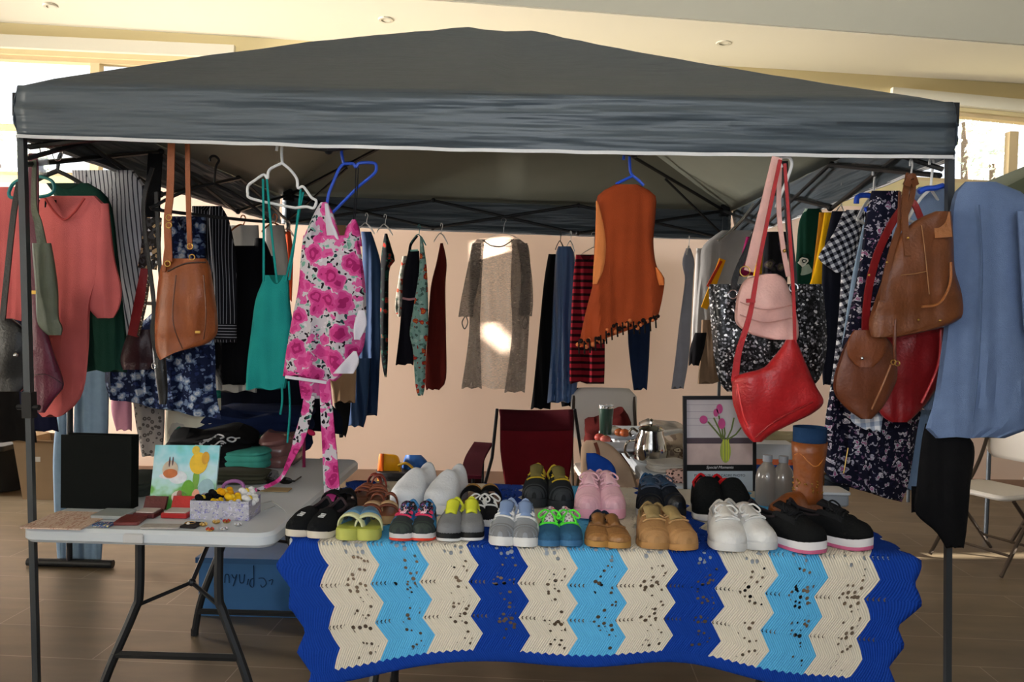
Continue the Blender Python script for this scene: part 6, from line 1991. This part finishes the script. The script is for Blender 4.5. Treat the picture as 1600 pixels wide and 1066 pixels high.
for q, (px, py, col, lb) in enumerate(((937, 690, 'a5453c', 'reddish tomato next to the tumbler'), (946, 693, 'b05a50', 'pink tomato in front of the tumbler'), (968, 682, '8f4a22', 'brown roll on the foam tray'), (960, 678, 'd8d2c0', 'pale roll on the foam tray'), (976, 683, 'a0502a', 'reddish brown roll at the right of the foam tray'))):
    c = onz(px, py, ZR + (.022 if q > 1 else 0))
    r = thing('tomato' if q < 2 else 'bread_roll', lb, 'food', c)
    MB().ball(c + Vector((0, 0, .022)), (.03, .026, .022), 12, 8).build('body', mat(col, rough=.4, var=.25), r)
    MB().ball(c + Vector((0, 0, .043)), (.008, .008, .003), 8, 4).build('stalk_scar' if q < 2 else 'crust_mark', mat('5a6a3a' if q < 2 else '6a3a1c'), r)
for q in range(4):
    rslab_at('newspaper', ('bottom', 'second', 'third', 'top')[q] + ' folded newspaper of the stack on the dish table', 'newspaper', 968 + 1.5 * q, 703 - q, (.26 - .01 * q, .20, .012), mat(('8f8b88', 'a09c98', '98969a', 'a8aab0')[q], var=.25, vs=60), 12 - 5 * q, .012, ZR + .0125 * q)
# steel kettle pot
c = onz(1016, 722, ZR)
kt = thing('steel_pot', 'shiny stainless steel pot with curled handle on the dish table', 'pot', c)
s_ = c.y / FPX
STEEL = metalm('b9b6b0', rough=.12)
MB().lathe(c, [(0, .002), (.055, 0), (.075, .015), (.082, .05), (.072, .10), (.058, .135), (.056, .15), (.060, .155), (.054, .152), (.050, .135), (.066, .09), (.07, .03), (0, .012)], 32).build('pot_body', STEEL, kt)
MB().lathe(c, [(0.06, .155), (.05, .165), (.02, .175), (0, .177)], 24).build('lid', STEEL, kt)
MB().lathe(c, [(.0, .175), (.008, .178), (.006, .19), (.011, .198), (0, .204)], 12).build('lid_knob', STEEL, kt)
hp = [c + Vector((-.062, 0, .14)), c + Vector((-.085, 0, .155)), c + Vector((-.10, 0, .14)), c + Vector((-.092, 0, .12)), c + Vector((-.078, 0, .125))]
MB().tube([Vector(p) for p in spline([tuple(p) for p in hp], 5)], .006, 8).build('curled_handle', STEEL, kt)
hp = [c + Vector((-.075, -.01, .10)), c + Vector((-.11, -.01, .09)), c + Vector((-.12, -.01, .05)), c + Vector((-.10, -.01, .02)), c + Vector((-.08, -.01, .03))]
MB().tube([Vector(p) for p in spline([tuple(p) for p in hp], 5)], .006, 8).build('handle', STEEL, kt)
heap('linen', 'white folded linen beside the steel pot', 'linen', 1042, 735, ZR, .17, .14, .045, F('b9b3aa'), 8, 3)
heap('leopard_cloth', 'pink leopard print cloth in front of the white linen', 'cloth', 1058, 752, ZR, .09, .09, .05, leopard('c9a59a', '3a2620', 70), 0, 4)
heap('plastic_bag', 'crumpled clear plastic bag behind the steel pot', 'plastic bag', 1035, 688, ZR, .26, .25, .10, mat('b9b5ae', rough=.2, spec=.6, var=.2, vs=16), 0, 5)
heap('cloth_heap', 'brown and cream cloths heaped between the steel pot and the picture frame', 'cloth', 1052, 716, ZR, .14, .20, .10, floral('8a7a66', ['b9a98f', '5a4636'], ['6a5a4c', 'a8998a'], 16, 30, .3), 0, 6)
heap('beige_cloth', 'beige cloth heap behind the red hobo bag', 'cloth', 1215, 716, ZR, .36, .26, .13, F('a89f84', var=.3), 0, 7)
# printed carton with white, orange and blue bands
c = onz(1207, 742, ZR)
pk = thing('carton', 'white carton with orange and blue bands behind the clear bottles', 'box', c)
for z0, z1, col, pn in ((0, .045, '22458c', 'blue_band'), (.045, .07, 'c9623a', 'orange_band'), (.07, .135, 'b9bdc4', 'white_band')):
    MB().box(c + Vector((0, .05, (z0 + z1) / 2)), (.18, .12, z1 - z0)).build(pn, mat(col, rough=.5), pk, smooth=False)
# picture frame
yfr = 3.05
A = at(1069, 768, yfr)
zbt = BZ
p00, p10 = at(1068, 772, yfr), at(1181, 772, yfr)
p01, p11 = at(1067, 619, yfr), at(1179, 622, yfr)
fr = thing('framed_poster', 'black photo frame with pink tulips print standing behind the shoes', 'picture frame', ((p00 + p10) / 2))
RX, UX = (p10 - p00), (p01 - p00)
NX = Vector((0, -1, 0))
def fp(u, v, d=0.0):
    return p00 + RX * u + UX * v + NX * d
def bar(name, u0, v0, u1, v1, d0, d1, m, par=None):
    return MB().hexa([fp(u0, v0, d1), fp(u1, v0, d1), fp(u1, v0, d0), fp(u0, v0, d0), fp(u0, v1, d1), fp(u1, v1, d1), fp(u1, v1, d0), fp(u0, v1, d0)]).build(name, m, par or fr, smooth=False)
FK = mat('17171a', rough=.4)
bar('backing', .02, .02, .98, .98, -.008, .001, mat('2a2624'))
for a_ in ((0, 0, .045, 1), (.955, 0, 1, 1), (.045, .965, .955, 1), (.045, 0, .955, .03)):
    bar('frame_side', *a_, -.008, .010, FK)
pr_ = bar('printed_picture', .045, .30, .955, .965, .001, .002, mat('b9b2b6', var=.08, vs=30))
bar('printed_shelf', .045, .515, .955, .575, .002, .0028, mat('4a4048'), pr_)
bar('printed_tabletop', .045, .30, .955, .515, .002, .0026, mat('b3a09c', var=.2, vs=20), pr_)
bl = MB()
for v in (.70, .77, .84, .91):
    bl.hexa([fp(.05, v, .0028), fp(.5, v, .0028), fp(.5, v, .002), fp(.05, v, .002), fp(.05, v + .004, .0028), fp(.5, v + .004, .0028), fp(.5, v + .004, .002), fp(.05, v + .004, .002)])
bl.build('printed_bricks', mat('8f8a92'), pr_, smooth=False)
bar('title_strip', .045, .245, .955, .30, .001, .003, mat('121214'))
bar('caption_panel', .045, .03, .955, .235, .001, .003, mat('aab4bc', var=.03))
def tdisc(name, u, v, ru, rv, col, d, rot=0):
    n = 18
    pts = []
    for q in range(n):
        a = 2 * PI * q / n
        x, y = ru * math.cos(a), rv * math.sin(a)
        pts.append((u + x * math.cos(rot) - y * math.sin(rot), v + x * math.sin(rot) + y * math.cos(rot)))
    return MB().loft([[fp(x, y, d) for x, y in pts], [fp(x, y, d + .0006) for x, y in pts]]).build(name, mat(col, rough=.5, var=.2, vs=60), pr_, smooth=False)
for u, v, ru, rv in ((.28, .76, .055, .042), (.50, .87, .045, .05), (.45, .83, .035, .04), (.53, .72, .05, .055)):
    tdisc('printed_tulip', u, v, ru, rv, 'b0447c', .0040)
for (u0, v0, u1, v1) in ((.34, .74, .54, .56), (.49, .80, .55, .56), (.42, .78, .53, .58), (.56, .70, .56, .56), (.70, .78, .60, .56), (.80, .68, .62, .56)):
    MB().ribbon([fp(u0, v0, .0036), fp((u0 + u1) / 2 + .015, (v0 + v1) / 2 - .01, .0036), fp(u1, v1, .0036)], .006, .0006, wdir=None).build('printed_stem', mat('5f6b3a'), pr_)
tdisc('printed_vase', .58, .44, .075, .12, '8f9a4a', .0034)
for u in (.55, .59, .62):
    MB().ribbon([fp(u, .56, .0045), fp(u, .34, .0045)], .004, .0006).build('printed_stem', mat('b5bc3c'), pr_)
mt = plane_mtx(fp(.5, .273, .0032), RX, UX)
text('title_lettering', 'Special Moments', mat('cfcfcf'), mt, .0155, fr, shear=.3)
text('caption_lettering', 'PHOTO FRAME / CADRE PHOTO', mat('3a3c40'), plane_mtx(fp(.5, .19, .0032), RX, UX), .0135, fr)
MB().tube([fp(.5, .8, -.008), fp(.5, .02, -.14)], .006, 6).build('easel_leg', FK, fr)
# clear bottles
for px, py, lb in ((1197, 788, 'hazy clear plastic bottle right beside the picture frame'), (1222, 790, 'hazy clear plastic bottle next to the cowboy boot')):
    c = onz(px, py, BZ)
    r = thing('bottle', lb, 'bottle', c)
    MB().lathe(c, [(0, .002), (.036, 0), (.040, .01), (.040, .10), (.034, .125), (.016, .15), (.014, .165), (.012, .165), (.014, .148), (0, .148)], 20).build('bottle_body', mat('77726c', rough=.15, spec=.6, var=.2), r)
    MB().lathe(c, [(0.016, .155), (.017, .156), (.017, .178), (0, .179)], 16).build('cap', mat('8a8f96', rough=.4), r)
# odds and ends right of the boot
c = onz(1303, 792, BZ)
o = thing('food_box', 'grey lidded plastic box right of the cowboy boot', 'box', c)
MB().rslab(c + Vector((0, .05, .022)), (.11, .11, .044), .015, 4).build('tub', mat('8f9499', rough=.3), o)
MB().rslab(c + Vector((0, .05, .048)), (.118, .118, .010), .015, 4).build('lid', mat('c9ccce', rough=.3), o)
c0 = onz(1296, 770, BZ)
for q, (dx, dy, h_, col) in enumerate(((-.02, .1, .07, 'b3925c'), (.015, .12, .055, '7a5230'))):
    tag(MB().box(c0 + Vector((dx, dy, h_ / 2)), (.03, .03, h_)).build('wooden_block', mat(col, var=.2), org=c0 + Vector((dx, dy, 0)), smooth=False), ('pale wooden block behind the grey lidded box', 'brown wooden block behind the grey lidded box')[q], 'block')
for q in range(4):
    c = onz(1322, 782, BZ)
    tag(MB().rslab(c + Vector((.012, .12, .008 + .0165 * q)), (.075, .09, .0155), .02, 4).build('folded_sock', F(('2a3440', '343e4a', '262c36', '3a4450')[q]), org=c + Vector((.012, .12, .0165 * q))), ('lowest', 'second lowest', 'second highest', 'highest')[q] + ' folded grey sock of the little stack by the flowered dress', 'sock')
# blue cloth and beige bag slumped by the chair
o = garment('cloth_bag', [([(688, 916, 936), (700, 908, 960), (740, 908, 990), (775, 912, 1000)], dict(th=.14))], 3.55, F('b59a82'), 'beige cloth bag slumped between the red chair and dish table', 'bag', fold=.01, wr=.02)
rib('handle', [(930, 692, 3.47), (934, 704, 3.46), (936, 720, 3.46)], .016, .006, F('6a3a2c'), o)
garment('blue_cloth', [([(708, 916, 930), (720, 916, 952), (735, 918, 962), (750, 921, 961), (764, 926, 950)], dict(th=.05))], 3.40, F('163f94'), 'bright blue cloth draped over the beige bag above the pink trainers', 'cloth', fold=.006, wr=.012, hem=1)
